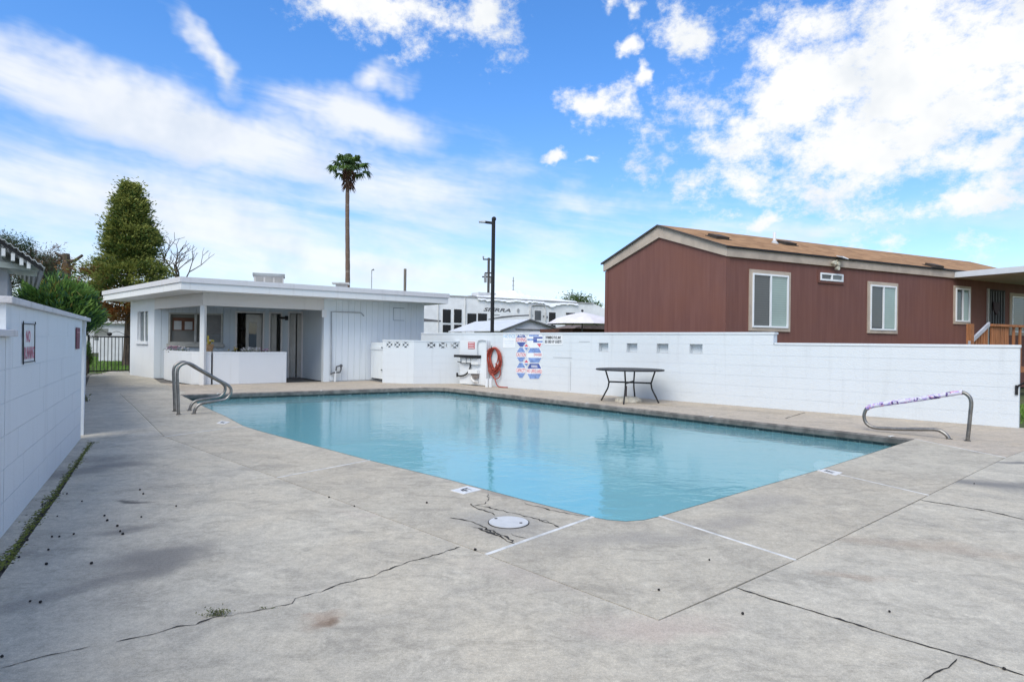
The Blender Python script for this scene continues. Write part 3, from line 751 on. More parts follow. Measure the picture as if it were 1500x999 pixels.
# doors
def door_frame(d, mat=beam_paint):
    f = wpart('door_frame', RB, d[0] - .05, d[0], d[2], d[3] + .05, -.1, .022, mat, ch_)
    wpart('jamb', RB, d[1], d[1] + .05, d[2], d[3] + .05, -.1, .022, mat, f); wpart('head', RB, d[0] + .001, d[1] - .001, d[3], d[3] + .05, -.1, .022, mat, f)
    return f
for d in (d1, d2, d3): door_frame(d)
doorm = M('door_paint', (.52, .50, .46), .6, .08)
dl = lerp(d1[0], d1[1], .32)
dd = wpart('door', RB, dl, d1[1] - .04, .01, 1.99, -.16, -.115, doorm, ch_)
wpart('pane', RB, lerp(dl, d1[1], .18), lerp(dl, d1[1], .62), .95, 1.72, -.117, -.108, glass_dark, dd)
for z in (.74, 1.02, 1.52): wpart('shelf', RB, d1[0] - .16, dl - .02, z, z + .03, -.6, -.2, black_iron, ch_)
dd = wpart('door', RB, d2[0] + .005, lerp(d2[0], d2[1], .55), .01, 2.0, -.16, -.115, doorm, ch_)
dd = wpart('door', RB, d3[0] + .005, lerp(d3[0], d3[1], .5), .01, 2.03, -.12, -.075, doorm, ch_)
dd = wpart('door', RB, lerp(d3[0], d3[1], .62), d3[1] - .005, .01, 2.03, -.15, -.11, doorm, ch_)
# wall lamp between the doors
(tl, zl) = RB.sz(414, 466); lb = B(); lb.tube([RB.p(tl - .12, zl, .08), RB.p(tl + .1, zl, .08)], .03, 8); lb.tube([RB.p(tl + .08, zl, .08), RB.p(tl + .17, zl, .08)], .07, 10); lb.tube([RB.p(tl, zl, 0), RB.p(tl, zl, .08)], .02, 6)
lb.build('wall_lamp', black_iron, ch_)
# return wall and boarded front
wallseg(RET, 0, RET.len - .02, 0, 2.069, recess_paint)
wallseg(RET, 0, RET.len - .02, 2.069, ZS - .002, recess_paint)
cor = wpart('corner_post', FRONT, s479 - .1, s479 + .08, 0, ZS - .002, -.18, .012, board_paint, ch_)
boards(FRONT, s479 + .081, s615, 0.03, ZS - .002, .185, board_paint)
B().wb(FRONT, s479 + .081, s615 - .001, 0, ZS - .002, -.14, -.022).build('wall', board_paint, ch_)
RIGHTW = Wl(FRONT.p(s615, 0, 0), FRONT.p(s615, 0, 0) + back * 4)
B().wb(RIGHTW, 0.001, 4, 0, ZS - .002, .0, .14).build('wall', board_paint, ch_)
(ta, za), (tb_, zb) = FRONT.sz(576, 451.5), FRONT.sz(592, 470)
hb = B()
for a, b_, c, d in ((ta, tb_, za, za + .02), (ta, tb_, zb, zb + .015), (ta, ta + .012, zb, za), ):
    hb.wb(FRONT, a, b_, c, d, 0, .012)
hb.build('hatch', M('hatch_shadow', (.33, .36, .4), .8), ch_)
# beam, post
beam = B(); bl_ = Wl(C_left, P_post)
beam.wb(bl_, 0, bl_.len - .02, 2.07, ZS - .003, -.14, 0)
beam.build('beam', beam_paint, ch_)
B().wb(FRONT, .0, s479 - .101, 2.07, ZS - .003, -.14, 0).build('beam', beam_paint, ch_)
post = B().box(P_post.x - .07, P_post.x + .05, P_post.y - .02, P_post.y + .10, 0, 2.069).build('post', fascia_paint, ch_, bevel=.006)
# porch soffit downlight box
(tq, zq) = FRONT.sz(475, 459); wpart('conduit_box', FRONT, tq - .08, tq + .05, zq - .12, zq + .1, .0, .06, fascia_paint, ch_)
# pipework on boards
pipe = B(); pz = lambda x, y, o=.04: FRONT.p(*FRONT.sz(x, y), o)
pipe.tube([pz(484, 549), pz(484.5, 520), pz(485, 456.5), pz(528, 458.2), pz(532.5, 463)], .017, 6)
pipe.build('pipe', M('grey_pipe', (.33, .35, .37), .5), ch_)
tap = B(); tap.tube([pz(489, 559, .1), pz(490, 543, .1)], .03, 8); tap.build('standpipe', paint2, ch_)
tap = B(); tap.tube([pz(483, 547.5, .06), pz(488, 545.5, .1), pz(496, 545, .12), pz(497.5, 540, .12), pz(497, 535, .12), pz(491, 537, .12), pz(490, 543, .12)], .026, 7); tap.ball(pz(497.5, 535.5, .12), .05); tap.build('valve', M('valve_iron', (.16, .17, .18), .5, .3), ch_)
# ------------------------------------------------------------------ roof equipment
q = AT(395, 410, 21.0)
cooler = thing('evaporative_cooler', (q.x, q.y, ZR), 'beige evaporative cooler box standing on the clubhouse roof', 'cooler')
cw = Wl((q.x - .5, q.y - .1), (q.x + .45, q.y + .25)); zt = AT(395, 400.5, 21).z
wpart('cabinet', cw, 0, .95, ZR - .01, zt - .09, -.7, 0, M('cooler_metal', (.52, .50, .47), .5, .1), cooler)
wpart('lid', cw, -.04, .99, zt - .09, zt, -.74, .04, M('cooler_lid', (.27, .29, .29), .6, .2), cooler)
for i in range(3): wpart('louvre_panel', cw, .06 + .3 * i, .30 + .3 * i, ZR + .02, zt - .14, .0, .012, M('louvre', (.30, .29, .27), .6), cooler)
q = AT(498, 417, 21.0)
vent = thing('roof_vent', (q.x, q.y, ZR), 'low flat metal vent cap on the clubhouse roof', 'vent'); zt = q.z + .03
vw = Wl((q.x - .28, q.y), (q.x + .28, q.y + .1))
wpart('cap', vw, 0, .57, zt, zt + .05, -.4, 0, M('galvanised', (.5, .5, .48), .4, .15, metal=.5), vent); wpart('curb', vw, .12, .5, ZR, zt, -.3, -.08, M('curb', (.45, .44, .42), .7), vent)
# ------------------------------------------------------------------ planters with flowers
def planter(px, label, box_end):
    pts = [G(*q) for q in px]; c = sum(pts, Vector()) / len(pts)
    t = thing('planter', c, label, 'planter', 'white planters along the porch')
    inner_ = [q + Vector((-.30, .42, 0)) for q in pts]
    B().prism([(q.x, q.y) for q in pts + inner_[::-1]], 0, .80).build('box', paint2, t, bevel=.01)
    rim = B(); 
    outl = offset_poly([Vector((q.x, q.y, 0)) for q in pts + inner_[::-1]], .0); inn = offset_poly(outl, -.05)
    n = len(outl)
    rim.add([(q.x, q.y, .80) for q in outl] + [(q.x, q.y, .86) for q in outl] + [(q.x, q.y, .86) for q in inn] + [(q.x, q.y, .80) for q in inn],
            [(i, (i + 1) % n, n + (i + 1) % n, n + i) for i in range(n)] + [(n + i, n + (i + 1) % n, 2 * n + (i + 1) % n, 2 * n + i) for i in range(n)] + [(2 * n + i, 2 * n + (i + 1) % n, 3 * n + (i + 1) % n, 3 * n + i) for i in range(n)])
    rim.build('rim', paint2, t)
    B().prism([(q.x, q.y) for q in inn], .79, .82).build('soil', dirt_dark, t)
    return t, pts, inner_
fl_m = [M('petal_white', (.72, .70, .70), .7), M('petal_pink', (.55, .30, .42), .7), M('petal_yellow', (.58, .42, .10), .7), leafmat('petunia_leaf', (.07, .10, .04), (.12, .15, .07))]
def flower(q, kind, label, sz=.045, n=7):
    t = thing('flower', q, label, 'flower', 'flowers in the planters')
    b = B()
    for i in range(n):
        c = q + Vector((random.gauss(0, .06), random.gauss(0, .05), random.uniform(.06, .15)))
        for a in range(5):
            th = a * 2 * PI / 5 + random.random(); b.add([c, c + Vector((math.cos(th) * sz, math.sin(th) * sz, random.uniform(0, .02))), c + Vector((math.cos(th + 1) * sz, math.sin(th + 1) * sz, random.uniform(0, .02))), ], [(0, 1, 2)])
        b.ball(c, sz * .45, 0, 5, 3)
    b.build('petals', fl_m[kind], t, kind='stuff')
    b = B()
    for i in range(16):
        c = q + Vector((random.gauss(0, .07), random.gauss(0, .06), random.uniform(0, .07))); d = Vector((random.gauss(0, 1), random.gauss(0, 1), random.gauss(0, .6))).normalized() * .05; e = d.orthogonal().normalized() * .018
        b.add([c, c + d * .5 + e, c + d, c + d * .5 - e], [(0, 1, 2, 3)])
    b.build('leaves', fl_m[3], t)
pl1, pp1, pi1 = planter([(243, 556.5), (262, 560.5), (280, 563.2), (296, 563.6), (309, 563.4)], 'curved white planter left of the porch post', 0)
pl2, pp2, pi2 = planter([(312, 563.4), (350, 562.6), (419.5, 560.4)], 'longer straight white planter right of the porch post', 0)
for x, kd, lb_ in ((252, 1, 'mauve flowers at the left end of the curved planter'), (262, 1, 'mauve flowers in the middle of the curved planter'), (272, 0, 'pale flowers in the curved planter near the post')):
    t = (x - 243) / 66; flower(lerp(lerp(pp1[0], pp1[-1], t), lerp(pi1[0], pi1[-1], t), .5) + Vector((-.02, .0, .83)), kd, lb_)
for x, kd, lb_ in ((343, 2, 'yellow flowers at the left of the straight planter'), (356, 0, 'white flowers left of centre in the straight planter'), (364, 0, 'white flowers in the centre of the straight planter'), (373, 0, 'white flowers right of centre in the straight planter'), (388, 1, 'faded pink flowers near the right end of the straight planter')):
    t = (x - 312) / 107; flower(lerp(lerp(pp2[0], pp2[-1], t), lerp(pi2[0], pi2[-1], t), .45) + Vector((0, 0, .83)), kd, lb_)
q = lerp(lerp(pp1[3], pp1[4], .9), pi1[4], .4); q.z = .82
bk = thing('wicker_basket', q, 'tan wicker basket with flowers on the planter beside the porch post', 'basket')
wick = M('wicker', (.36, .22, .12), .85, .3, 30, .6, 60); bb = B(); ringn = 14
for zi, r in ((0, .07), (.08, .09), (.16, .11), (.18, .115)): pass
prof = [(0, .0), (0.0, .075), (.06, .088), (.12, .10), (.19, .115), (.19, .095), (.1, .085)]
vs = []; fs = []
for z_, r in prof:
    for j in range(ringn): vs.append((q.x + r * math.cos(2 * PI * j / ringn), q.y + r * math.sin(2 * PI * j / ringn), q.z + z_ + .05))
for i in range(len(prof) - 1):
    for j in range(ringn): fs.append((i * ringn + j, i * ringn + (j + 1) % ringn, (i + 1) * ringn + (j + 1) % ringn, (i + 1) * ringn + j))
bb.add(vs, fs).build('bowl', wick, bk); bb = B()
for i in range(9): bb.ball((q.x + random.gauss(0, .04), q.y + random.gauss(0, .04), q.z + .26 + random.random() * .08), .03, random.choice((0, 1)), 6, 4)
bb.tube([(q.x - .03, q.y, q.z + .2), (q.x - .04, q.y, q.z + .46)], .02, 5, 1)
bb.build('flowers', [M('basket_cloth', (.50, .40, .34), .8), M('basket_yellow', (.48, .38, .06), .7)], bk)

# ------------------------------------------------------------------ equipment enclosure, breeze blocks, pump panel
eA, eB, eC = G(560, 560.8), G(606, 562.3), G(673, 562)
EN1, EN2 = Wl(eA, eB), Wl(eB, eC)
en = thing('equipment_enclosure', eB, 'low white block enclosure with breeze blocks beside the clubhouse', 'enclosure')
zen = 1.235
def breeze(w, c, s, z0, z1, root):
    b = B(); f = .022
    t0, t1 = c - s / 2, c + s / 2; zm = (z0 + z1) / 2; h = (z1 - z0) / 2
    for a, b_, p_, q_ in ((t0, t1, z0, z0 + f), (t0, t1, z1 - f, z1), (t0, t0 + f, z0 + f, z1 - f), (t1 - f, t1, z0 + f, z1 - f)): b.wb(w, a, b_, p_, q_, -.14, .001)
    k_ = .026
    for sx in (-1, 1):
        for sz_ in (-1, 1):
            b.wprism(w, [(c + sx * s * .46, zm + sz_ * h * .93 - sz_ * k_), (c + sx * s * .46 - sx * k_, zm + sz_ * h * .93), (c + sx * s * .10, zm + sz_ * h * .2 + sz_ * k_), (c + sx * s * .1 + sx * k_, zm + sz_ * h * .2)], -.13, -.004)
    b.wprism(w, [(c - s * .2, zm), (c, zm + h * .4), (c + s * .2, zm), (c, zm - h * .4)], -.12, -.003)
    b.build('breeze_block', paint, root)
for w, cols in ((EN1, ((570.5, 1), (582, 1), (594, 1))), (EN2, ((632, 1), (649, 1), (666, 1)))):
    hs_ = []
    for x, _ in cols:
        c = w.s_at(x, 503); s_ = .215 if w is EN2 else .2; s_ = .27 if w is EN2 else .23
        hs_.append((c - s_ / 2, c + s_ / 2, zen - .235, zen - .035)); breeze(w, c, s_ - .004, zen - .235, zen - .035, en)
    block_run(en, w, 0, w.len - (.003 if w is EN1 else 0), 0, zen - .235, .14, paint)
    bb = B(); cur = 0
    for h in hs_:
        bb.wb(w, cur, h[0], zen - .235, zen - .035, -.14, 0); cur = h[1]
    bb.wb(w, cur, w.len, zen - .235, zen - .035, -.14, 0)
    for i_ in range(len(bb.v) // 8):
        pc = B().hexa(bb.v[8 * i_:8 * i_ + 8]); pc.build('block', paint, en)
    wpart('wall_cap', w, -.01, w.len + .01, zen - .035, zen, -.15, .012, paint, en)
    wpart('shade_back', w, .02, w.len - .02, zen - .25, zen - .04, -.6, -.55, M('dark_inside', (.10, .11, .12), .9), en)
# small plank gate between clubhouse and enclosure
gt = thing('plank_gate', FRONT.p(FRONT.s_at(548), 0, .45), 'small white plank gate beside the breeze block enclosure', 'gate')
GW = Wl(FRONT.p(FRONT.s_at(541.5), 0, .12), eA + Vector((-.02, .12, 0))); nb = 5
for i in range(nb): wpart('plank', GW, GW.len * i / nb + .004, GW.len * (i + 1) / nb - .004, .10, 1.16, -.03, 0, board_paint, gt)
wpart('rail', GW, .0, GW.len, .95, 1.03, .0005, .02, board_paint, gt); wpart('bottom_rail', GW, 0, GW.len, .06, .12, -.05, -.031, black_iron, gt)
for z in (.35, 1.0): wpart('hinge', GW, GW.len - .05, GW.len + .02, z, z + .03, .0205, .035, black_iron, gt)
# control panel
PN = Wl(G(673.5, 562.8), G(712, 565.9))
pn = thing('control_panel', PN.p(.4, 0), 'white pump control board with black hood and pipes by the hose', 'control panel')
wpart('backboard', PN, 0, PN.len, .02, 1.25, -.12, 0, paint2, pn)
(ta, za), (tb_, zb) = PN.sz(672.5, 519.5), PN.sz(705, 524.2); wpart('hood', PN, ta, tb_, zb, za, .001, .2, black_iron, pn)
for x0, x1, y1 in ((680.5, 686.5, 531.5), (688, 693, 531.5), (694, 704, 534)):
    (ta, _), (tb_, zb) = PN.sz(x0, 525), PN.sz(x1, y1); wpart('switch_box', PN, ta, tb_, zb, za - .085, .001, .11, trim_white, pn, .004)
(ta, za), (tb_, zb) = PN.sz(690, 541), PN.sz(703, 547.5); wpart('outlet_box', PN, ta, tb_, zb, za, .001, .12, trim_white, pn, .004)
b = B(); pp = lambda x, y, o=.05: PN.p(*PN.sz(x, y), o)
b.tube(smooth_path([pp(691, 532), pp(690.5, 538), pp(687.5, 545), pp(682, 549.5), pp(675, 550.5), pp(671.5, 549)]), .022, 6); b.tube([pp(671.5, 546), pp(671.8, 552)], .03, 6)
b.tube(smooth_path([pp(672, 529.5), pp(681, 531.5), pp(692, 532)]), .012, 5); b.build('cable', black_iron, pn)
b = B(); b.tube(smooth_path([pp(700.5, 519, .03), pp(700.5, 504, .03), pp(703, 499, .03), pp(712, 498.5, .03), pp(714, 501, .03), pp(714, 512, .03)]), .014, 6); b.build('conduit', M('conduit_grey', (.52, .54, .56), .5), pn)
b = B(); b.tube([pp(694, 551, .1), pp(696, 556, .12), pp(701, 559.5, .14), pp(706, 559.5, .14)], .035, 8); b.build('pump_pipe', M('dirty_pvc', (.55, .53, .5), .6, .3, 9), pn)
(ta, za), (tb_, zb) = PN.sz(693, 547), PN.sz(702, 554); wpart('socket', PN, ta, tb_, zb, za - .01, .001, .08, M('rusty_grey', (.22, .19, .17), .8, .3, 12), pn)
b = B()
for x in (713, 718.5): b.tube([G(x, 566.8) + Vector((0, 0, 0)), G(x, 566.8) + Vector((0, 0, .22))], .045, 8)
b.build('pipe_stub', paint2, pn)
rs = thing('warning_sign', PN.p(.4, .9), 'small square red notice with white lettering above the control hood', 'sign')
(ta, za), (tb_, zb) = PN.sz(686, 501), PN.sz(695.3, 511.2); wpart('plate', PN, ta, tb_, zb, za, .001, .008, red_p, rs)
for i in range(3):
    h = (za - zb) / 3; wpart('text_line', PN, ta + .02, tb_ - .02, zb + h * i + h * .22, zb + h * i + h * .78, .0085, .010, M('print_white%d' % i, (.72, .55, .55), .6), rs)
# hose
hs_ = thing('garden_hose', WR.p(WR.s_at(727), .4, .08), 'red garden hose coiled on the white wall', 'hose')
hose_m = M('hose_rubber', (.33, .055, .035), .42, .25, 6, .05)
b = B(); ht, hz = WR.sz(725, 508); 
for i in range(11):
    ctr = ht + random.uniform(-.01, .05); top = hz - random.uniform(0, .05); bot = hz - random.uniform(.62, .78); wd = random.uniform(.18, .30); sk = random.uniform(-.06, .06); pts = []
    for j in range(26):
        a = 2 * PI * j / 26; zz = (top + bot) / 2 + (top - bot) / 2 * math.cos(a); lowk = .5 - .5 * math.cos(a)
        ww = wd * (1 - .25 * lowk) + .02 * math.sin(3 * a + i); pts.append(WR.p(ctr + ww * math.sin(a) + sk * lowk, zz, .035 + .016 * (i % 5) + .02 * math.sin(a * 2 + i)))
    b.tube(pts, .0155, 7, closed=True)
b.tube(smooth_path([WR.p(ht + .12, hz - .45, .1), WR.p(ht + .26, hz - .60, .06), WR.p(ht + .24, hz - .80, .06), WR.p(ht + .1, hz - .86, .09), WR.p(ht - .05, hz - .72, .1)]), .0155, 7)
b.tube(smooth_path([WR.p(ht, hz - .72, .1), WR.p(ht + .12, hz - .86, .12), WR.p(ht + .26, .05, .16), WR.p(ht + .42, .018, .18), WR.p(ht + .62, .018, .14)]), .0155, 7)
b.tube(smooth_path([WR.p(ht - .22, hz - .3, .08), WR.p(ht - .24, hz - .6, .05), WR.p(ht - .28, .3, .04), WR.p(ht - .3, .03, .05)]), .0155, 7)
b.build('coil', hose_m, hs_, smooth=True)
b = B(); b.tube([WR.p(ht, hz - .04, 0), WR.p(ht, hz - .04, .13), WR.p(ht, hz + .02, .14)], .012, 6); b.build('hook', black_iron, hs_)
# ------------------------------------------------------------------ signs on the right wall
def zs(x, y): return WR.sz(730 + x / 11.755, 480 + y / 11.755)
def plate(nm, parent, mat, pts, o=.001, th=.006): return B().wprism(WR, [zs(*q) for q in pts], o, o + th).build(nm, mat, parent)
sg = thing('pool_rules_sign', WR.p(zs(540, 480)[0], zs(540, 480)[1]), 'cluster of blue and red octagonal pool rules signs', 'sign')
def octo(x0, x1, y0, y1, cx_=.32, cy_=.36):
    w, h = x1 - x0, y1 - y0
    return [(x0, y0 + h * cy_), (x0 + w * cx_, y0), (x1 - w * cx_, y0), (x1, y0 + h * cy_), (x1, y1 - h * cy_), (x1 - w * cx_, y1), (x0 + w * cx_, y1), (x0, y1 - h * cy_)]
def shrink(pts, k):
    cx_ = sum(p_[0] for p_ in pts) / len(pts); cy_ = sum(p_[1] for p_ in pts) / len(pts); return [(cx_ + (x - cx_) * k, cy_ + (y - cy_) * k) for x, y in pts]
def octsign(x0, x1, y0, y1, word, mat_a, mat_b, cx_=.34, top='', col=None):
    o_ = octo(x0, x1, y0, y1, cx_); pl = plate('plate', sg, sign_w, o_)
    w, h = x1 - x0, y1 - y0; i = 5
    plate('blue_panel', pl, mat_a, [(x0 + i + w * .03, y0 + h * .335), (x0 + w * cx_ + 2, y0 + i), (x1 - w * cx_ - 2, y0 + i), (x1 - i - w * .03, y0 + h * .335)], .0075, .001)
    plate('blue_panel', pl, mat_b, [(x0 + i + w * .03, y1 - h * .335), (x0 + w * cx_ + 2, y1 - i), (x1 - w * cx_ - 2, y1 - i), (x1 - i - w * .03, y1 - h * .335)], .0075, .001)
    if word:
        (ta, za), (tb_, zb) = zs(x0 + 4, y0 + h * .36), zs(x1 - 4, y1 - h * .36); text('lettering', word, WR, ta, tb_, zb, za, .0085, col or red_p, pl)
    if top:
        (ta, za), (tb_, zb) = zs(x0 + w * .3, y0 + h * .10), zs(x1 - w * .3, y0 + h * .29); text('lettering', top, WR, ta, tb_, zb, za, .0095, sign_w, pl)
    return pl
redl = M('sign_letter_red', (.62, .12, .16), .5, .15, 20)
pl = octsign(308, 490, 85, 332, 'DIVING', blue_p, blue_p, .36, 'NO', redl)
octsign(308, 480, 338, 592, 'CAUTION', blue_f, blue_f, .34, '', redl)
octsign(305, 480, 600, 868, 'CAPACITY', blue_f, blue_f, .34, '', redl)
pl = plate('plate', sg, sign_w, octo(500, 770, 78, 350, .2, .3))
plate('pink_panel', pl, pink_p, [(535, 118), (560, 84), (705, 84), (722, 118)], .0075, .001)
for i, (x0, x1, y0, y1) in enumerate(((530, 700, 122, 150), (605, 765, 158, 188), (505, 605, 192, 220), (605, 670, 192, 256), (670, 765, 226, 256))): plate('blue_panel', pl, (blue_f, blue_p)[i % 2], [(x0, y0), (x1, y0), (x1, y1), (x0, y1)], .0075, .001)
plate('red_panel', pl, redl, [(665, 275), (745, 275), (715, 340)], .0075, .001)
pl = octsign(500, 758, 345, 606, '', blue_f, blue_f, .2)
(ta, za), (tb_, zb) = zs(615, 440), zs(752, 490); text('lettering', 'DANGER', WR, ta, tb_, zb, za, .0085, redl, pl)
octsign(490, 756, 614, 882, 'NO LIFEGUARD', blue_p, blue_f, .2, 'WARNING', redl)
for cy0 in (335, 608):
    pl = plate('diamond', sg, sign_w, [(487, cy0 - 70), (540, cy0), (487, cy0 + 72), (436, cy0)], .0085, .003)
    plate('red_panel', pl, redl, [(487, cy0 - 56), (524, cy0 - 8), (450, cy0 - 8)], .0118, .001); plate('blue_panel', pl, blue_f, [(487, cy0 + 56), (524, cy0 + 8), (450, cy0 + 8)], .0118, .001)
s2 = thing('notice_sign', WR.p(zs(190, 230)[0], zs(190, 230)[1]), 'faded pale blue notice beside the hose', 'sign')
plate('plate', s2, sign_w, [(85, 108), (300, 108), (290, 345), (80, 345)], .001, .005)
(ta, za), (tb_, zb) = zs(92, 120), zs(295, 178); text('lettering', 'NOTICE', WR, ta, tb_, zb, za, .0068, lblue, s2)
for i in range(4):
    y = 225 + i * 28; plate('text_line', s2, M('faint_print%d' % i, (.56, .63, .70), .6), [(110, y), (275, y), (275, y + 6), (110, y + 6)], .0062, .0008)
s3 = thing('notice_sign', WR.p(zs(950, 210)[0], zs(950, 210)[1]), 'white notice with two lines of black capital letters on the wall', 'sign')
plate('plate', s3, sign_w, [(800, 128), (1105, 128), (1105, 298), (800, 298)], .001, .006)
(ta, za), (tb_, zb) = zs(815, 142), zs(1085, 198); text('lettering', 'SWIMMING POOL MAY', WR, ta, tb_, zb, za, .0078, black_p, s3, bold=.045)
(ta, za), (tb_, zb) = zs(808, 214), zs(1090, 270); text('lettering', 'BE USED BY GUESTS', WR, ta, tb_, zb, za, .0078, black_p, s3, bold=.045)
# left wall signs
s4 = thing('no_running_sign', WL_.p(*WL_.sz(41, 500)), 'NO RUNNING sign with faded red letters wired to the near white wall', 'sign')
def zl(x, y): return WL_.sz(20 + x / 11.755, 460 + y / 11.755)
B().wprism(WL_, [zl(145, 165), zl(340, 172), zl(330, 815), zl(138, 850)], .003, .007).build('plate', M('old_sign_white', (.62, .64, .64), .6, .08, 14), s4)
(ta, za), (tb_, zb) = zl(190, 280), zl(265, 490); text('lettering', 'NO', WL_, ta, tb_, zb, za, .0082, red_fade, s4, bold=.02)
(ta, za), (tb_, zb) = zl(160, 565), zl(330, 762); text('lettering', 'RUNNING', WL_, ta, tb_, zb, za, .0082, red_fade, s4, bold=.02)
b = B(); 
for l in (((140, 120), (140, 165), (348, 178), (348, 135)), ((135, 870), (138, 835), (335, 808), (345, 818)), ((140, 160), (138, 860)), ((338, 170), (332, 815))): b.tube([WL_.p(*zl(*q), .009) for q in l], .0038, 5)
b.build('wire_frame', black_iron, s4)
s5 = thing('narrow_red_sign', WL_.p(*WL_.sz(113, 496)), 'dark red sign at the far end of the near white wall', 'sign')
B().wprism(WL_, [zl(1062, 232), (zl(1125, 240)), zl(1115, 600), zl(1060, 602)], .006, .012).build('plate', M('dark_red_sign', (.16, .035, .055), .6, .3, 20), s5)
B().wprism(WL_, [zl(1068, 300), zl(1120, 305), zl(1116, 330), zl(1068, 328)], .0125, .0135).build('text_line', M('dark_red_print', (.30, .13, .15), .6), s5)
# ------------------------------------------------------------------ iron gate
ga, gb = G(129, 547), G(190.5, 545.5)
GT = Wl(ga, gb); gz = GT.sz(160, 492.5)[1]
ig = thing('iron_gate', GT.p(GT.len / 2, 0), 'black iron bar gate between white wall and clubhouse', 'gate')
b = B(); b.wb(GT, 0, GT.len, gz - .04, gz, -.02, .02); b.build('top_rail', black_iron, ig)
b = B(); b.wb(GT, 0, GT.len, .05, .09, -.02, .02); b.build('bottom_rail', black_iron, ig)
for i in range(12):
    t = GT.len * (i + .3) / 11.6; B().wb(GT, t - .009, t + .009, .091, gz - .041, -.009, .009).build('bar', black_iron, ig)
for t in (0, GT.len): B().wb(GT, t - .025, t + .025, 0, gz + .04, -.026, .026).build('post', black_iron, ig)
b = B(); b.tube(smooth_path([GT.p(.1, gz, 0), GT.p(GT.len * .3, gz + .16, 0), GT.p(GT.len * .46, gz + .1, 0)]), .008, 5); b.tube(smooth_path([GT.p(GT.len * .52, gz + .1, 0), GT.p(GT.len * .68, gz + .16, 0), GT.p(GT.len * .95, gz, 0)]), .008, 5); b.build('scroll', black_iron, ig)
b = B(); b.ball(GT.p(GT.len * .49, gz + .07, 0), .08, 0, 8, 5, 0, .8); b.build('ornament', black_iron, ig)
# things behind the gate
q0 = G(162, 529); ub = thing('utility_cabinet', q0, 'white utility cabinet standing on the lawn behind the iron gate', 'cabinet')
UB = Wl((q0.x - .62, q0.y), (q0.x + .62, q0.y + .25)); wpart('body', UB, 0, UB.len, 0, 1.26, -.6, 0, M('cabinet_white', (.62, .63, .64), .5, .06), ub, .01); wpart('top', UB, -.03, UB.len + .03, 1.26, 1.31, -.63, .03, M('cabinet_top', (.38, .38, .38), .6), ub); wpart('door_seam', UB, UB.len * .5, UB.len * .5 + .015, .08, 1.2, .001, .004, M('seam', (.4, .4, .4), .6), ub)
hw = AT(130, 480, 48); hw2 = AT(205, 480, 50)
wh = thing('white_house', (hw.x, hw.y, 0), 'distant white house wall with low gable seen through the iron gate', 'house')
WH = Wl((hw.x - 6, hw.y - 1), (hw2.x + 14, hw2.y)); 
wpart('wall', WH, 0, WH.len, 0, 2.3, -6, 0, M('far_white_wall', (.66, .67, .68), .7, .06), wh)
B().wprism(WH, [(-.4, 2.3), (WH.len + .4, 2.3), (WH.len * .62, 3.3), (WH.len * .38, 3.3)], -6.2, .3).build('roof', M('far_roof', (.62, .62, .62), .6), wh)
wpart('window', WH, 6.6, 7.6, 1.0, 1.9, .001, .02, glass_blue, wh)
# lawn blades behind the gate
def blades(cx0, cx1, cy0, cy1, n, h, name, mats, label):
    p = np.stack([RNG.uniform(cx0, cx1, n), RNG.uniform(cy0, cy1, n), np.full(n, -.045)], 1); a = RNG.uniform(0, 2 * PI, n); w = .018
    d = np.stack([np.cos(a), np.sin(a), np.zeros(n)], 1); lean = RNG.normal(0, .03, (n, 3)); lean[:, 2] = RNG.uniform(.5, 1.2, n) * h
    v = np.stack([p - d * w, p + d * w, p + lean], 1).reshape(-1, 3); me = bpy.data.meshes.new(name)
    me.from_pydata(v.tolist(), [], [(3 * i, 3 * i + 1, 3 * i + 2) for i in range(n)]); me.materials.append(mats); o = bpy.data.objects.new(name, me); COL.objects.link(o); return tag(o, label, 'grass', kind='stuff')
grass_m = leafmat('grass_blade', (0.120, 0.240, 0.036), (0.192, 0.312, 0.060))
blades(-26, -12.5, 21.8, 45, 26000, .10, 'lawn_grass', grass_m, 'bright green lawn behind the iron gate')
blades(8.5, 14, 8.5, 13.5, 5000, .08, 'side_grass', grass_m, 'grass strip at the end of the long white wall')
# ------------------------------------------------------------------ vegetation
def leaf_mesh(name, centers, size, mats, midx, parent, aspect=.4, droop=0.0, dirs=None):
    n = len(centers); c = np.asarray(centers, float)
    d = RNG.normal(0, 1, (n, 3)) if dirs is None else np.asarray(dirs, float) + RNG.normal(0, .35, (n, 3))
    d[:, 2] -= droop; d /= np.linalg.norm(d, axis=1)[:, None]
    r = RNG.normal(0, 1, (n, 3)); e = np.cross(d, r); e /= np.linalg.norm(e, axis=1)[:, None] + 1e-9
    L = size * RNG.uniform(.6, 1.35, n)[:, None]
    nrm = np.cross(d, e) * L * .08
    v = np.stack([c - d * L * .5, c + e * L * aspect * .5 + nrm, c + d * L * .5, c - e * L * aspect * .5 + nrm], 1).reshape(-1, 3)
    off = ROOT.get(parent, Vector((0, 0, 0))); v -= np.array(off[:])
    me = bpy.data.meshes.new(name); me.vertices.add(4 * n); me.vertices.foreach_set('co', v.ravel())
    me.loops.add(4 * n); me.loops.foreach_set('vertex_index', np.arange(4 * n, dtype=np.int32))
    me.polygons.add(n); me.polygons.foreach_set('loop_start', np.arange(0, 4 * n, 4, dtype=np.int32)); me.polygons.foreach_set('loop_total', np.full(n, 4, np.int32))
    for m in mats: me.materials.append(m)
    me.polygons.foreach_set('material_index', np.asarray(midx, np.int32)); me.update(calc_edges=True); me.validate()
    o = bpy.data.objects.new(name, me); COL.objects.link(o)
    if parent is not None: o.parent = parent; ROOT[o] = off
    return o
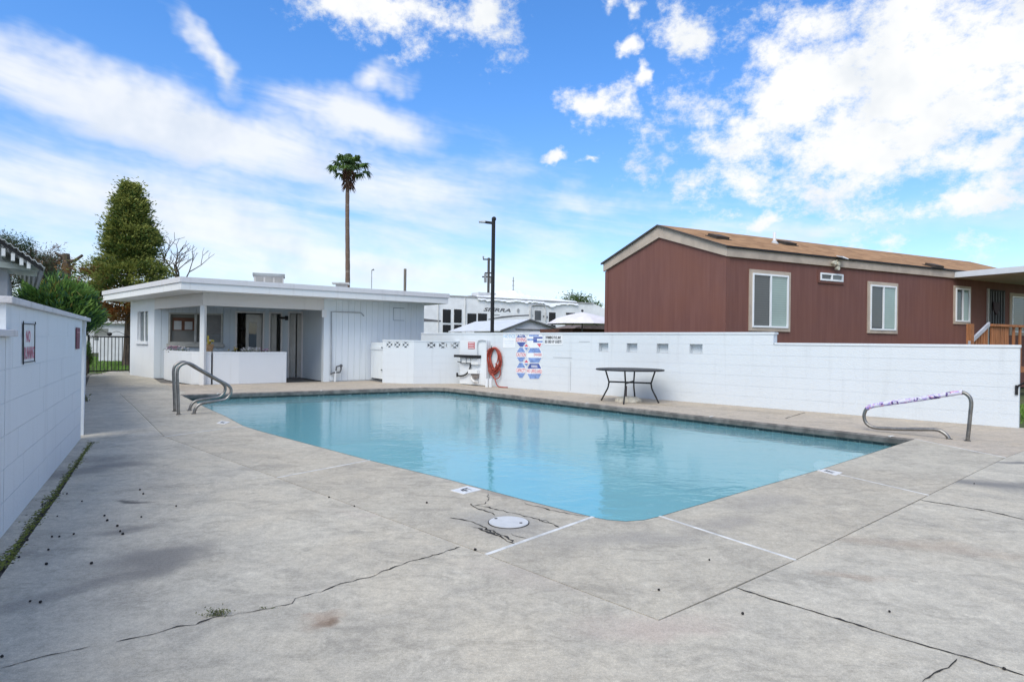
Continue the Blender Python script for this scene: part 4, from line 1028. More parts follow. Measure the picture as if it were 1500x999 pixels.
con_g = [leafmat('cedar_dark', (0.062, 0.106, 0.027), (0.106, 0.165, 0.039), 2), leafmat('cedar_light', (0.236, 0.270, 0.062), (0.336, 0.348, 0.090), 2), leafmat('cedar_brown', (0.270, 0.144, 0.051), (0.169, 0.111, 0.038), 2), leafmat('cedar_rust', (0.382, 0.155, 0.046), (0.255, 0.101, 0.032), 3)]
bark = M('bark', (.10, .075, .055), .95, .35, 5, .8, 14, stretch=(4, 4, .8), bdist=.03)
def conifer():
    Y = 27.0; base = AT(188, 500, Y); top = AT(184, 276, Y).z; bot = AT(186, 476, Y).z; x0 = base.x
    t = thing('conifer_tree', (x0, Y, 0), 'tall bushy conifer with browning lower branches behind the clubhouse', 'tree')
    b = B(); b.tube([(x0, Y, 0), (x0 + .05, Y, 2), (x0, Y, 4.5), (x0, Y, top - .4)], [.22, .18, .11, .02], 8)
    cs = []; mi = []; dr = []
    NB = 900
    for i in range(NB):
        h = random.random() ** 1.08; z = lerp(bot + .3, top, h); px_r = 1.72
        R = px_r * (1 - h) ** .78 * (1.0 if h > .13 else .72 + .28 * h / .13) + .06
        R *= 1 + .16 * math.sin(h * 21 + 1) + .10 * math.sin(h * 9)
        a = random.uniform(0, 2 * PI); R *= 1 + .09 * math.sin(3 * a + h * 9) + .09 * math.sin(7 * a - h * 17); rr = R * (1.1 - .7 * random.random() ** 1.5)
        if math.cos(a) < 0 and h < .35: rr *= 1.08
        c = np.array([x0 + rr * math.cos(a), Y + rr * math.sin(a), z + random.gauss(0, .1)])
        left = -math.cos(a)
        brown = (h < .17 and random.random() < .85) or (h < .36 and left > .35 and random.random() < .8)
        k = 80; pts = RNG.normal(0, 1, (k, 3)) * np.array([.17, .17, .11]) * random.uniform(.6, 1.25) + c
        pts[:, 2] += .18 * (np.hypot(pts[:, 0] - x0, pts[:, 1] - Y) - rr)
        cs.append(pts); lt = 1 if random.random() < .42 else 0
        mm = (3 if (h < .15 and random.random() < .6) else 2) if brown else lt
        sel = np.where(RNG.random(k) < .8, mm, (0 if not brown else 2)); sel = np.where((pts[:, 2] > c[2] + .08) & (not brown), 1, sel); mi.append(sel)  # upper leaves of each green clump lightened, light from above put into their colour
        dv = np.array([math.cos(a), math.sin(a), .45]); dr.append(np.repeat(dv[None], k, 0))
        if i % 7 == 0: b.tube([(x0, Y, c[2] - .15), tuple(c)], [.035, .008], 4, cap=False)
    b.build('trunk', bark, t); leaf_mesh('crown', np.concatenate(cs), .14, con_g, np.concatenate(mi), t, .34, 0, np.concatenate(dr))
conifer()
ol = [leafmat('oleander_dark', (0.038, 0.094, 0.025), (0.073, 0.146, 0.042), 3), leafmat('oleander_green', (0.120, 0.240, 0.050), (0.200, 0.330, 0.070), 3), leafmat('oleander_yellow', (.22, .20, .05), (.30, .24, .06), 3), leafmat('oleander_blue', (0.048, 0.136, 0.080), (0.080, 0.176, 0.096), 3)]
def shrub(name, label, cx, cy, z0, rx, ry, rz, n, size, mats, wts, cat='shrub', dens=70, up=.6):
    t = thing(name, (cx, cy, 0), label, cat); cs = []; mi = []; dr = []
    b = B()
    for i in range(n):
        v = RNG.normal(0, 1, 3); v /= np.linalg.norm(v); r = .55 + .5 * random.random() ** .5
        if v[2] < -.2: v[2] *= .4
        c = np.array([cx + v[0] * rx * r, cy + v[1] * ry * r, z0 + rz * (1 + v[2] * r)]); k = dens
        pts = RNG.normal(0, 1, (k, 3)) * np.array([rx, ry, rz]) * .13 + c; cs.append(pts); mi.append(RNG.choice(len(mats), k, p=wts) if random.random() < .4 else np.full(k, RNG.choice(len(mats), p=wts)))
        dr.append(np.repeat((v * np.array([1, 1, .6]) + np.array([0, 0, up]))[None], k, 0))
        if i % 5 == 0: b.tube([(cx + v[0] * rx * .1, cy + v[1] * ry * .1, -.02), (c[0], c[1], c[2])], [.03, .008], 5, cap=False)
    b.build('stem', bark, t); leaf_mesh('foliage', np.concatenate(cs), size, mats, np.concatenate(mi), t, .18, 0, np.concatenate(dr)); return t
q = AT(75, 440, 13.0)
shrub('oleander_shrub', 'dense green oleander shrub rising above the near white wall', q.x - .02, 13.2, .95, .70, .7, .72, 230, .15, ol, [.3, .45, .07, .18], dens=85)
q = G(136, 549); shrub('ivy_shrub', 'dark narrow shrub climbing beside the iron gate', q.x - .1, q.y - .2, .02, .16, .16, .5, 60, .07, ol[:2], [.75, .25], dens=45)
pine = [leafmat('pine_dark', (0.035, 0.072, 0.035), (0.064, 0.104, 0.048), 2), leafmat('pine_brown', (0.160, 0.104, 0.061), (0.240, 0.144, 0.080), 2)]
def pine_tree(label, px, Y, top_y, rx_px, brown, cl=90):
    q = AT(px, top_y, Y); t = thing('pine_tree', (q.x, Y, 0), label, 'tree', 'pines behind the carport'); R = rx_px * Y / 900; cs = []; mi = []
    b = B(); b.tube([(q.x, Y, 0), (q.x + .2, Y, q.z * .5), (q.x, Y, q.z - .3)], [.3, .22, .06], 7)
    for i in range(cl):
        a = random.uniform(0, 2 * PI); r = R * random.random() ** .5; z = q.z - random.random() * 3.2 * (r / R + .2) - .2
        c = np.array([q.x + r * math.cos(a), Y + r * math.sin(a), z]); k = 60; cs.append(RNG.normal(0, 1, (k, 3)) * .22 + c); mi.append(np.full(k, 1 if random.random() < brown else 0))
        if i % 6 == 0: b.tube([(q.x, Y, z - .5), tuple(c)], [.05, .015], 4, cap=False)
    b.build('trunk', bark, t); leaf_mesh('crown', np.concatenate(cs), .26, pine, np.concatenate(mi), t, .14)
pine_tree('dark green pine crown farthest left behind the carport roof', 8, 38, 343, 32, .1)
pine_tree('brownish pine crown behind the carport roof edge', 45, 40, 356, 38, .75)
pine_tree('sparse dark pine between the carport and the stump', 72, 42, 372, 26, .35, 60)
def bare_tree(name, label, px, Y, top_y, spread, seed, r0=.09, depth=5, stub=False):
    rr = random.Random(seed); q = AT(px, top_y, Y); t = thing(name, (q.x, Y, 0), label, 'tree'); b = B(); tw = B()
    def grow(p0, d, L, r, k):
        p1 = p0 + d * L; (b if k > 2 else tw).tube([p0, (p0 + p1) / 2 + Vector((rr.gauss(0, .04), rr.gauss(0, .04), 0)) * L, p1], [r, r * .85, r * .68], 5, cap=(k == 0))
        if k == 0: return
        for i in range(rr.choice((2, 2, 3))):
            nd = (d + Vector((rr.gauss(0, spread), rr.gauss(0, spread), rr.uniform(-.05, .35)))).normalized(); grow(p1, nd, L * rr.uniform(.62, .88), r * .66, k - 1)
    H_ = q.z; grow(Vector((q.x, Y, 0)), Vector((0, 0, 1)), H_ * .36, r0, depth)
    b.build('trunk', bark, t); tw.build('branches', bark, t, kind='stuff')
bare_tree('bare_tree', 'bare leafless tree rising behind the clubhouse roof', 292, 34, 382, .52, 11, .16, 6)
def stump(px, Y, ty, label, seed):
    rr = random.Random(seed); q = AT(px, ty, Y); t = thing('pruned_tree', (q.x, Y, 0), label, 'tree', 'pruned trunks left of the conifer'); b = B(); b.tube([(q.x, Y, 0), (q.x + .1, Y, q.z * .7), (q.x, Y, q.z)], [.3, .26, .2], 8); b.build('trunk', bark, t); b = B()
    for i in range(5):
        z = q.z - rr.uniform(.2, 1.5); a = rr.choice((0, PI)) + rr.gauss(0, .5); L = rr.uniform(.5, 1.2); p1 = Vector((q.x + math.cos(a) * L, Y + math.sin(a) * .3, z + rr.uniform(.1, .7))); b.tube([(q.x, Y, z), ((q.x + p1.x) / 2, Y, z + .05), p1], [.13, .1, .08], 6)
    b.build('limb', bark, t)
stump(97, 40, 372, 'pruned bare trunk standing alone left of the conifer', 3); stump(77, 41, 380, 'pruned trunk with stubs nearer the carport roof', 5)
def palm():
    Y = 46.0; p0 = AT(506, 500, Y); pt = AT(511, 258, Y); t = thing('palm_tree', (p0.x, Y, 0), 'tall slender fan palm standing behind the clubhouse', 'tree')
    ptr = M('palm_trunk', (.17, .115, .085), .95, .35, 1.2, .7, 9, stretch=(1, 1, 4), col2=(.30, .24, .20), lo=.5, hi=.72)
    n = 26; b = B(); b.tube([(lerp(p0.x, pt.x, i / n) + .08 * math.sin(i / n * 5), Y, lerp(0, pt.z, i / n)) for i in range(n + 1)], [lerp(.19, .135, i / n) * (1 + .07 * (i % 2)) for i in range(n + 1)], 10); b.build('trunk', ptr, t)
    c = Vector((pt.x, Y, pt.z + .2)); green = [leafmat('palm_green', (0.072, 0.136, 0.032), (0.128, 0.208, 0.048), 1), leafmat('palm_dark', (0.032, 0.072, 0.019), (0.056, 0.096, 0.029), 1)]
    b = B()
    for i in range(120):
        a = random.uniform(0, 2 * PI); z = random.uniform(-1.1, .35); r = .22 + .12 * random.random(); q = c + Vector((math.cos(a) * r, math.sin(a) * r, z)); b.tube([q, q + Vector((math.cos(a) * .22, math.sin(a) * .22, -.4 if random.random() < .75 else .35))], [.05, .008], 4, cap=False)
    b.build('skirt', M('palm_skirt', (.085, .042, .025), .95, .35, 3), t)
    for i in range(24):
        a = i * 2.399963 + random.gauss(0, .25); elv = lerp(1.4, -.12, (i / 23) ** .9) + random.gauss(0, .12); d = Vector((math.cos(a) * math.cos(elv), math.sin(a) * math.cos(elv), math.sin(elv)))
        L = random.uniform(.55, 1.2); hub = c + d * L; side = d.cross(Vector((0, 0, 1))); side = side.normalized() if side.length > .1 else Vector((1, 0, 0)); upv = side.cross(d).normalized()
        b = B(); b.tube([c, c + d * L * .5 + Vector((0, 0, .05)), hub], [.03, .025, .018], 4, 0, cap=False)
        for j in range(20):
            th = (j / 19 - .5) * 2.6; dd = (d * math.cos(th) + side * math.sin(th) + upv * .1).normalized(); bl = random.uniform(.6, .98) * (1 - .22 * abs(th) / 1.3)
            w = dd.cross(upv).normalized() * .066; m1_ = hub + dd * bl * .6; m2_ = hub + dd * bl + Vector((0, 0, -.30 - .25 * random.random())); b.add([hub, m1_ + w, m2_, m1_ - w], [(0, 1, 2, 3)], 0)
        b.build('frond', green[i % 3 == 0], t)
palm()
q = AT(845, 432, 140); t = thing('distant_tree', (q.x, 140, 0), 'small distant tree crown above the trailer roof', 'tree'); b = B(); b.tube([(q.x, 140, 0), (q.x, 140, q.z - 1)], [.3, .15], 6); b.build('trunk', bark, t)
cs = RNG.normal(0, 1, (1600, 3)) * np.array([1.7, 1.2, .9]) + np.array([q.x, 140, q.z - 1.4]); cs2 = RNG.normal(0, 1, (500, 3)) * np.array([1.2, 1, .4]) + np.array([q.x + 3.6, 140, q.z - 2.3]); leaf_mesh('crown', np.concatenate([cs, cs2]), .5, [con_g[0]], np.zeros(2100), t)
# ------------------------------------------------------------------ carport at the left edge
Yc = 8.6
cp = thing('carport', AT(-30, 500, Yc + .5) * Vector((1, 1, 0)) if False else (AT(-30, 500, Yc).x, Yc + .5, 0), 'grey carport with corrugated roof and exposed rafters at the left edge', 'carport')
cpt_ = AT(66, 500, Yc); CW = Wl((cpt_.x - 3 * .78, cpt_.y - 3 * .62), (cpt_.x, cpt_.y)); A_ = (0.0, 4.0); Bq = CW.sz(66, 392); Rq = CW.sz(0, 348)
def rake(t): return Bq[1] + (Rq[1] - Bq[1]) * (t - Bq[0]) / (Rq[0] - Bq[0])
corr = B(); nn_ = 46; vs = []
for i in range(nn_ * 4 + 1):
    t = lerp(A_[0], Bq[0], i / (nn_ * 4)); z = rake(t) + .012 * math.sin(i * PI / 2); vs += [CW.p(t, z, .06), CW.p(t, z, -5)]
corr.add(vs, [(2 * i, 2 * i + 2, 2 * i + 3, 2 * i + 1) for i in range(nn_ * 4)]); corr.add([v + Vector((0, 0, -.012)) for v in vs], [(2 * i + 1, 2 * i + 3, 2 * i + 2, 2 * i) for i in range(nn_ * 4)])
corr.add(sum([[vs[2 * i], vs[2 * i] + Vector((0, 0, -.012))] for i in range(nn_ * 4 + 1)], []), [(2 * i, 2 * i + 1, 2 * i + 3, 2 * i + 2) for i in range(nn_ * 4)])
corr.build('roof_sheet', M('corrugated_sheet', (.45, .46, .46), .5, .15, 6), cp)
gp = M('grey_green_paint', (.36, .39, .37), .7, .15, 5); gpd = M('grey_green_dark', (.22, .245, .235), .75, .2, 5)
B().wprism(CW, [(A_[0], rake(A_[0]) - .03), (Bq[0] - .02, rake(Bq[0] - .02) - .03), (Bq[0] - .02, rake(Bq[0] - .02) - .075), (A_[0], rake(A_[0]) - .075)], -.02, .03).build('rake_board', black_iron, cp)
B().wprism(CW, [(A_[0], rake(A_[0]) - .08), (Bq[0] - .08, rake(Bq[0] - .08) - .08), (Bq[0] - .08, rake(Bq[0]) - .10), (Bq[0] - .9, rake(Bq[0]) - .06), (A_[0], rake(Bq[0]) + .1)], -.5, -.45).build('gable', gp, cp)
for x, y in ((5, 369), (19, 376), (31.5, 382.5), (42, 387.5)):
    t, z = CW.sz(x, y); b = B().wb(CW, t - .022, t + .022, z - .06, z + .05, -.44, .0); b.build('rafter', gp, cp)
    wpart('end_cap', CW, t - .02, t + .02, z - .055, z + .045, .001, .004, fascia_paint, cp)
t0_, z0_ = .02, CW.sz(0, 379)[1] + .1; t1_, z1_ = CW.sz(57, 393)
B().wprism(CW, [(t0_, z0_ + .06), (t1_, z1_ + .04), (t1_, z1_ - .03), (t0_, z0_ - .06)], -.3, -.18).build('beam', gp, cp)
tq, _ = CW.sz(10, 420); wpart('wall', CW, A_[0], tq, 0, CW.sz(0, 388)[1], -4.5, -.32, M('grey_stucco', (.30, .31, .335), .85, .1, 6, .3), cp)
# ------------------------------------------------------------------ brown mobile home
hm = thing('mobile_home', (HC.x, HC.y, 0), 'brown mobile home with tan trim and shingle roof behind the long white wall', 'house')
hv = HB - HC; hv.z = 0; hv = hv.normalized(); gv = HL - HC; gv.z = 0; gw = gv.length; gv = gv / gw; HLEN = 13.5
tanz = .20; ov = .06
RIDGE_T = AT(965.4, 331, HOME_G.p(HOME_G.s_at(965.4), 0).y).z
E_TOP = EAVE + .20
B().wb(HOME_S, 0, HLEN, 0, EAVE + .1, -gw * .5, 0).build('wall', brown_siding, hm)
g0, g1 = 0, HOME_G.len; gm = HOME_G.s_at(965.4)
B().wprism(HOME_G, [(0, 0), (g1, 0), (g1, EAVE + .12), (gm, RIDGE_T - .30 + .12), (0, EAVE + .12)], -.2, .004).build('gable_wall', brown_siding, hm)
# corner boards in siding colour
wpart('corner_board', HOME_G, g1 - .085, g1 + .02, 0, EAVE, .005, .022, brown_siding, hm); wpart('corner_board', HOME_S, -.02, .09, 0, EAVE, .001, .02, brown_siding, hm); wpart('corner_board', HOME_G, -.02, .09, 0, EAVE, .005, .022, brown_siding, hm)
# rake and eave trim
rk = .30
B().wprism(HOME_G, [(-.06, EAVE), (-.06, EAVE + .23), (gm, RIDGE_T), (gm, RIDGE_T - rk)], .006, .06).build('rake_board', tan_trim, hm)
B().wprism(HOME_G, [(g1 + .05, EAVE), (g1 + .05, EAVE + .23), (gm + .001, RIDGE_T), (gm + .001, RIDGE_T - rk)], .006, .06).build('rake_board', tan_trim, hm)
wpart('eave_board', HOME_S, .0, HLEN, EAVE, EAVE + .20, .001, .055, tan_trim, hm)
# roof slabs
def P3(w_off_s, side, z): return HC + hv * w_off_s + gv * side
ridge_side = gw * (1 - gm / g1)
def rpt(s_, side, z): q = HC + hv * s_ + gv * side; return Vector((q.x, q.y, z))
s0_, s1_ = -.10, HLEN + .1
zr, ze = RIDGE_T + .02, EAVE + .235
for (sa, sb) in (((-.09), ridge_side), (gw + .09, ridge_side)):
    c = [rpt(s0_, sa, ze), rpt(s1_, sa, ze), rpt(s1_, sb, zr), rpt(s0_, sb, zr)]
    if sa > 1: c = [c[1], c[0], c[3], c[2]]
    r = B().hexa([q - Vector((0, 0, .03)) for q in c] + c).build('roof', shingles, hm)
B().hexa([rpt(s0_ - .012, -.095, ze - .045), rpt(s1_, -.095, ze - .045), rpt(s1_, -.075, ze - .045), rpt(s0_ - .012, -.075, ze - .045), rpt(s0_ - .012, -.095, ze + .002), rpt(s1_, -.095, ze + .002), rpt(s1_, -.075, ze + .004), rpt(s0_ - .012, -.075, ze + .004)]).build('drip_edge', black_iron, hm)
rl = B(); dk = M('roof_drip_dark', (.06, .055, .05), .7)
for sa in (-.095, gw + .095):
    a = rpt(s0_ - .014, sa, ze + .003); b_ = rpt(s0_ - .014, ridge_side, zr + .003); rl.hexa([a - Vector((0, 0, .045)), a - Vector((0, 0, .045)) + hv * .03, b_ - Vector((0, 0, .045)) + hv * .03, b_ - Vector((0, 0, .045)), a, a + hv * .03, b_ + hv * .03, b_])
rl.build('rake_drip_edge', dk, hm)
# windows
whw = M('vinyl_window_white', (.80, .81, .82), .35, .03)
blind = M('blind_slat', (.36, .42, .42), .6, .05)
def home_window(x0, y0, x1, y1, trim=.085, w=HOME_S, left=glass_dark, right=glass_green, trimm=None, slats=True, zpair=None):
    (ta, za), (tb_, zb) = w.sz(x0, y0), w.sz(x1, y1)
    if zpair: zb, za = zpair
    wi = wpart('window', w, ta, tb_, zb, za, .001, .012, glass_dark, hm); tm = trimm or tan_trim; k_ = trim
    if trim:
        wpart('casing', w, ta - k_, ta - .001, zb - k_, za + k_, .001, .03, tm, wi); wpart('casing', w, tb_ + .001, tb_ + k_, zb - k_, za + k_, .001, .03, tm, wi)
        wpart('casing', w, ta - k_ - .02, tb_ + k_ + .02, za + k_ + .001, za + 2 * k_ + .02, .001, .036, tm, wi) if False else wpart('casing', w, ta, tb_, za + .001, za + k_, .001, .034, tm, wi)
        wpart('casing', w, ta, tb_, zb - k_, zb - .001, .001, .034, tm, wi)
    f = .042
    for a, b_, c, d in ((ta, ta + f, zb, za), (tb_ - f, tb_, zb, za), (ta + f, tb_ - f, za - f, za), (ta + f, tb_ - f, zb, zb + f), ((ta + tb_) / 2 - .022, (ta + tb_) / 2 + .022, zb + f, za - f)):
        wpart('frame', w, a, b_, c, d, .013, .05, whw, wi)
    tm_ = (ta + tb_) / 2
    wpart('pane', w, ta + f, tm_ - .022, zb + f, za - f, .0125, .02, left, wi); wpart('pane', w, tm_ + .022, tb_ - f, zb + f, za - f, .0125, .024, right, wi)
    if slats:
        n_ = int((za - zb - .1) / .055)
        for side, (a, b_) in enumerate(((ta + f + .01, tm_ - .03), (tm_ + .03, tb_ - f - .03))):
            for i in range(n_):
                z = zb + f + .03 + i * .055
                wpart('blind_slat', w, a, b_, z, z + .033, .0205 if side == 0 else .0245, .0225 if side == 0 else .0265, slat_d if side == 0 else slat_l, wi)
    return wi
slat_d = glassmat('slat_behind_screen', (.058, .068, .072), .10); slat_l = glassmat('slat_behind_glass', (.235, .305, .285), .06)
home_window(1101, 400, 1152.5, 481)
home_window(1273.5, 417, 1310.5, 484.5)
home_window(1398.5, 422, 1418.5, 472, .07)
home_window(1200, 399.5, 1233, 413.5, .06, trimm=brown_siding, left=glass_dark, right=glass_blue, slats=False)
# flood light with solar panel
ql, qz = HOME_S.sz(1221, 390)
sl_ = thing('solar_floodlight', HOME_S.p(ql, qz, .05), 'cream security floodlight with small solar panel under the eave', 'floodlight')
cream = M('lamp_cream', (.60, .56, .45), .5, .1, 12); hp = lambda x, y, o: HOME_S.p(*HOME_S.sz(x, y), o)
b = B(); b.hexa([hp(1217, 380, .34), hp(1225, 382.5, .34), hp(1231, 377, .06), hp(1222, 376, .06)] + [q + Vector((0, 0, .02)) for q in (hp(1217, 380, .34), hp(1225, 382.5, .34), hp(1231, 377, .06), hp(1222, 376, .06))]); pnl = b.build('solar_frame', sign_w, sl_)
b = B(); zz = Vector((0, 0, .0215)); cc = [hp(1217, 380, .34), hp(1225, 382.5, .34), hp(1231, 377, .06), hp(1222, 376, .06)]; mm_ = sum(cc, Vector()) / 4; b.add([mm_ + (q - mm_) * .8 + zz for q in cc], [(0, 1, 2, 3)]); b.build('solar_cells', black_p, pnl)
b = B(); b.tube([hp(1221, 388, .04), hp(1221, 382, .1)], .02, 6); b.build('bracket', cream, sl_)
for x, y, r in ((1215.5, 386, .055), (1221, 387.5, .05), (1220.5, 394, .05)):
    b = B(); b.tube([hp(x, y, .06), hp(x, y, .13), hp(x, y, .16)], [r * .6, r, r], 10); b.build('lamp_head', cream, sl_)
# roof vents
for i, (x, y, lb_) in enumerate(((1052, 349, 'flat dark roof vent nearest the gable'), (1152, 358, 'flat dark roof vent in the middle of the shingle roof'), (1368, 391, 'flat dark roof vent at the far end of the shingle roof'))):
    u_, v_ = ray(x, y)
    # meet of sight line with the near roof slope
    p0 = rpt(0, -.09, ze); e1_ = hv; e2_ = (rpt(0, ridge_side, zr) - p0); nrm = e1_.cross(e2_); o_ = Vector((0, 0, EYE)); d_ = Vector((u_, 1, v_)); tt = (p0 - o_).dot(nrm) / d_.dot(nrm); q = o_ + d_ * tt; e2n = e2_.normalized(); nn3 = nrm.normalized(); nn3 = nn3 if nn3.z > 0 else -nn3
    t = thing('roof_vent', q, lb_, 'vent', 'vents on the shingle roof'); c = [q - hv * .2 - e2n * .14, q + hv * .2 - e2n * .14, q + hv * .2 + e2n * .14, q - hv * .2 + e2n * .14]
    b = B().hexa([v - nn3 * .0 for v in c] + [v + nn3 * .07 for v in c]); b.build('cap', M('vent_brown%d' % i, (.055, .04, .03), .7), t)
    c2 = [q + (v - q) * 1.25 + nn3 * .004 for v in c]; B().hexa(c2 + [v + nn3 * .012 for v in c2]).build('flashing', dk, t)
    if i == 1:
        q2 = q - hv * .45; t = thing('vent_pipe', q2, 'white vent pipe on the shingle roof', 'pipe'); b = B(); b.tube([q2 - Vector((0, 0, .05)), q2 + Vector((0, 0, .28))], .04, 8); b.build('pipe', whw, t); b = B(); b.tube([q2 - Vector((0, 0, .04)), q2 + Vector((0, 0, .05))], [.12, .05], 10); b.build('boot', M('boot_grey', (.45, .45, .45), .6), t)
# awning over the porch
(aw0, _) = HOME_S.sz(1395, 405); az0 = HOME_S.sz(1395, 408.5)[1]; az1 = HOME_S.sz(1395, 399)[1]
aw = thing('porch_awning', HOME_S.p(aw0, az0, 1), 'white flat metal awning over the brown home porch', 'awning')
PA = HOME_S.p(aw0 + .02, 0, .06)
wpart('roof_pan', HOME_S, aw0, HLEN + 1, az0 + .03, az1, .06, 2.4, M('awning_white', (.70, .72, .75), .4, .04), aw)
wpart('soffit', HOME_S, aw0 + .05, HLEN + .95, az0 + .018, az0 + .029, .08, 2.35, M('awning_under', (.42, .40, .37), .6), aw)
wpart('gutter', HOME_S, aw0 - .02, HLEN + 1, az0, az1 + .01, 2.4, 2.46, M('gutter_white', (.70, .72, .75), .4, .04), aw)
# porch door, window, deck
dz0 = 1.0
(d0, zt), (d1_, _) = HOME_S.sz(1447, 424), HOME_S.sz(1471, 424)
pd = wpart('porch_door', HOME_S, d0, d1_, .8, zt, .001, .03, black_iron, hm)
for i in range(6): wpart('bar', HOME_S, lerp(d0, d1_, (i + .6) / 6.2) - .012, lerp(d0, d1_, (i + .6) / 6.2) + .012, .85, zt - .05, .031, .05, M('bar_grey%d' % i, (.16, .16, .16), .5), pd)
wpart('jamb', HOME_S, d0 - .06, d0 - .001, .8, zt + .02, .001, .05, fr, pd)
b = B(); tw_, zw_ = HOME_S.sz(1456, 451); b.wprism(HOME_S, [(tw_ - .17, zw_ + .17), (tw_ + .17, zw_ + .17), (tw_ + .15, zw_ - .06), (tw_, zw_ - .22), (tw_ - .15, zw_ - .06)], .052, .08); b.build('door_plaque', M('plaque_dark', (.05, .03, .035), .7), pd)
home_window(1481, 434, 1520, 488, .1)
PW = Wl(HOME_S.p(aw0 + .1, 0, 1.9), HOME_S.p(aw0 + 5, 0, 1.9))
dk_ = thing('porch_deck', PW.p(2, 0), 'redwood porch deck with railing and stair behind the long white wall', 'porch')
r0, rzt = PW.sz(1451, 474.5); rzb = PW.sz(1451, 478)[1]
pend = PW.s_at(1540)
wpart('platform', PW, r0 + .03, pend, .6, .72, -1.88, .02, red_wood, dk_)
wpart('top_rail', PW, r0 - .02, pend, rzb, rzt, -.05, .06, red_wood, dk_)
i = 0; t = r0 + .02
while t < pend - .1:
    x_ = 750 + (t - r0)
    if t < PW.s_at(1474) or True: wpart('slat', PW, t, t + .085, .62, rzb - .001, -.02, .012, red_wood, dk_)
    t += .10 if t < PW.s_at(1474) else .30
sp0, spz = PW.sz(1421, 474.5); wpart('post', PW, sp0 - .06, sp0 + .06, 0, spz, -.05, .06, red_wood, dk_)
(sa_, za_), (sb_, zb_) = PW.sz(1418, 503), PW.sz(1447, 475)
B().wprism(PW, [(sa_, za_ - .05), (sb_, zb_ - .05), (sb_, zb_ + .05), (sa_, za_ + .05)], .0, .05).build('stair_rail', M('grey_handrail', (.42, .42, .45), .5), dk_)
for i in range(7):
    t = lerp(sa_, sb_, (i + .8) / 7.2); zt_ = lerp(za_, zb_, (i + .8) / 7.2) - .06; wpart('baluster', PW, t, t + .06, .3, zt_, -.03, -.001, red_wood, dk_)
# gate hinge at wall end
(hx, hz_) = WR.sz(1490, 571); hg = thing('gate_latch', WR.p(hx, hz_, .02), 'black gate latch bar on the end of the long white wall', 'latch')
wpart('plate', WR, hx - .025, hx + .012, hz_ - .075, hz_ + .07, .001, .02, black_iron, hg); b = B(); b.tube([WR.p(hx, hz_ + .05, .02), WR.p(hx + .12, hz_ + .14, .04), WR.p(hx + .5, hz_ + .3, .04)], .016, 6); b.build('arm', black_iron, hg)
# ------------------------------------------------------------------ trailer and other things beyond the wall
TA, TB = AT(560, 480, 36.0), AT(905, 480, 45.0)
TR = Wl(TA, TB); tz = lambda x, y: TR.sz(x, y)
rv = thing('travel_trailer', TR.p(6, 0, -1.2), 'long white travel trailer lettered SIERRA beyond the wall', 'trailer')
tend = TR.s_at(893); zl_, zr_ = TR.sz(620, 437.5)[1], TR.sz(860, 444)[1]
ztop = max(zl_, zr_); tk = TR.s_at(868)
B().wprism(TR, [(0, .75), (0, ztop), (tk, ztop), (tend, tz(890, 455)[1]), (tend + .2, tz(893, 480)[1]), (tend, .75)], -2.5, 0).build('body', rv_white, rv)
wpart('roof_rail', TR, 0, tk, ztop - .05, ztop + .03, .001, .05, M('rail_grey', (.45, .44, .43), .5), rv)
for i in range(4): wpart('wheel_skirt', TR, 4 + i * 1.2, 4.9 + i * 1.2, .1, .74, -.3, -.02, black_iron, rv)
def rvw(x0, y0, x1, y1, nm='window', m=rv_black):
    (ta, za), (tb_, zb) = tz(x0, y0), tz(x1, y1); w_ = wpart(nm, TR, ta, tb_, zb, za, .001, .03, m, rv, .02); return w_
for a in ((648.5, 453, 660, 473), (665, 453, 676, 473), (648.5, 475.5, 660, 487), (665, 475.5, 676, 487), (684.5, 459, 697.5, 477), (700, 459, 713, 477), (804, 457.5, 813.5, 474), (804, 476, 813.5, 488), (829, 458, 842, 461.5), (828, 473, 845, 478), (849, 472.5, 864, 477.5)): rvw(*a)
d_ = rvw(775, 447.5, 799, 487, 'door', M('trailer_door', (.70, .69, .67), .35)); wi = B().wb(TR, tz(783, 455)[0], tz(792, 455)[0], tz(783, 469)[1], tz(783, 455)[1], .031, .05).build('pane', M('screen_grey', (.10, .105, .11), .4), d_)
b = B(); b.tube(smooth_path([TR.p(*tz(777, 487), .06), TR.p(*tz(777, 452), .06), TR.p(*tz(780, 447.5), .06), TR.p(*tz(795, 447.5), .06), TR.p(*tz(798.5, 452), .06), TR.p(*tz(799, 470), .06)]), .05, 5); b.build('door_trim', M('door_trim', (.52, .52, .52), .5), rv)
for x, y in ((780, 463), (796, 464), (801, 465)): rvw(x - 1, y - 2, x + 1.2, y + 1.5, 'lamp', rv_grey)
(ta, za), (tb_, zb) = tz(708, 450.5), tz(748, 457.5); text('lettering', 'SIERRA', TR, ta, tb_, zb, za, .012, rv_grey, rv, shear=.28, bold=.03)
def swoosh(l, nm='stripe', o=.004, m=rv_grey): B().wprism(TR, [tz(*q) for q in l], .001, o + .006).build(nm, m, rv)
swoosh([(615, 466), (646, 469.5), (646, 471.5), (615, 471)]); swoosh([(715, 467.5), (735, 463.5), (755, 461.8), (775, 461), (775, 462.8), (755, 463.8), (735, 466), (715, 468.5)]); swoosh([(722, 461.2), (732, 461.2), (732, 462), (722, 462)])
for x in (642, 681.5): 
    t, _ = tz(x, 460); wpart('slide_seam', TR, t - .02, t + .02, .8, ztop - .1, .001, .05, M('seam_grey%d' % x, (.55, .55, .54), .5), rv)
b = B(); ta, za = tz(759, 455); b.wprism(TR, [(ta + .1 * math.cos(a * PI / 6), za + .14 * math.sin(a * PI / 6)) for a in range(12)], .001, .03); b.build('badge', M('badge', (.4, .4, .4), .5), rv)
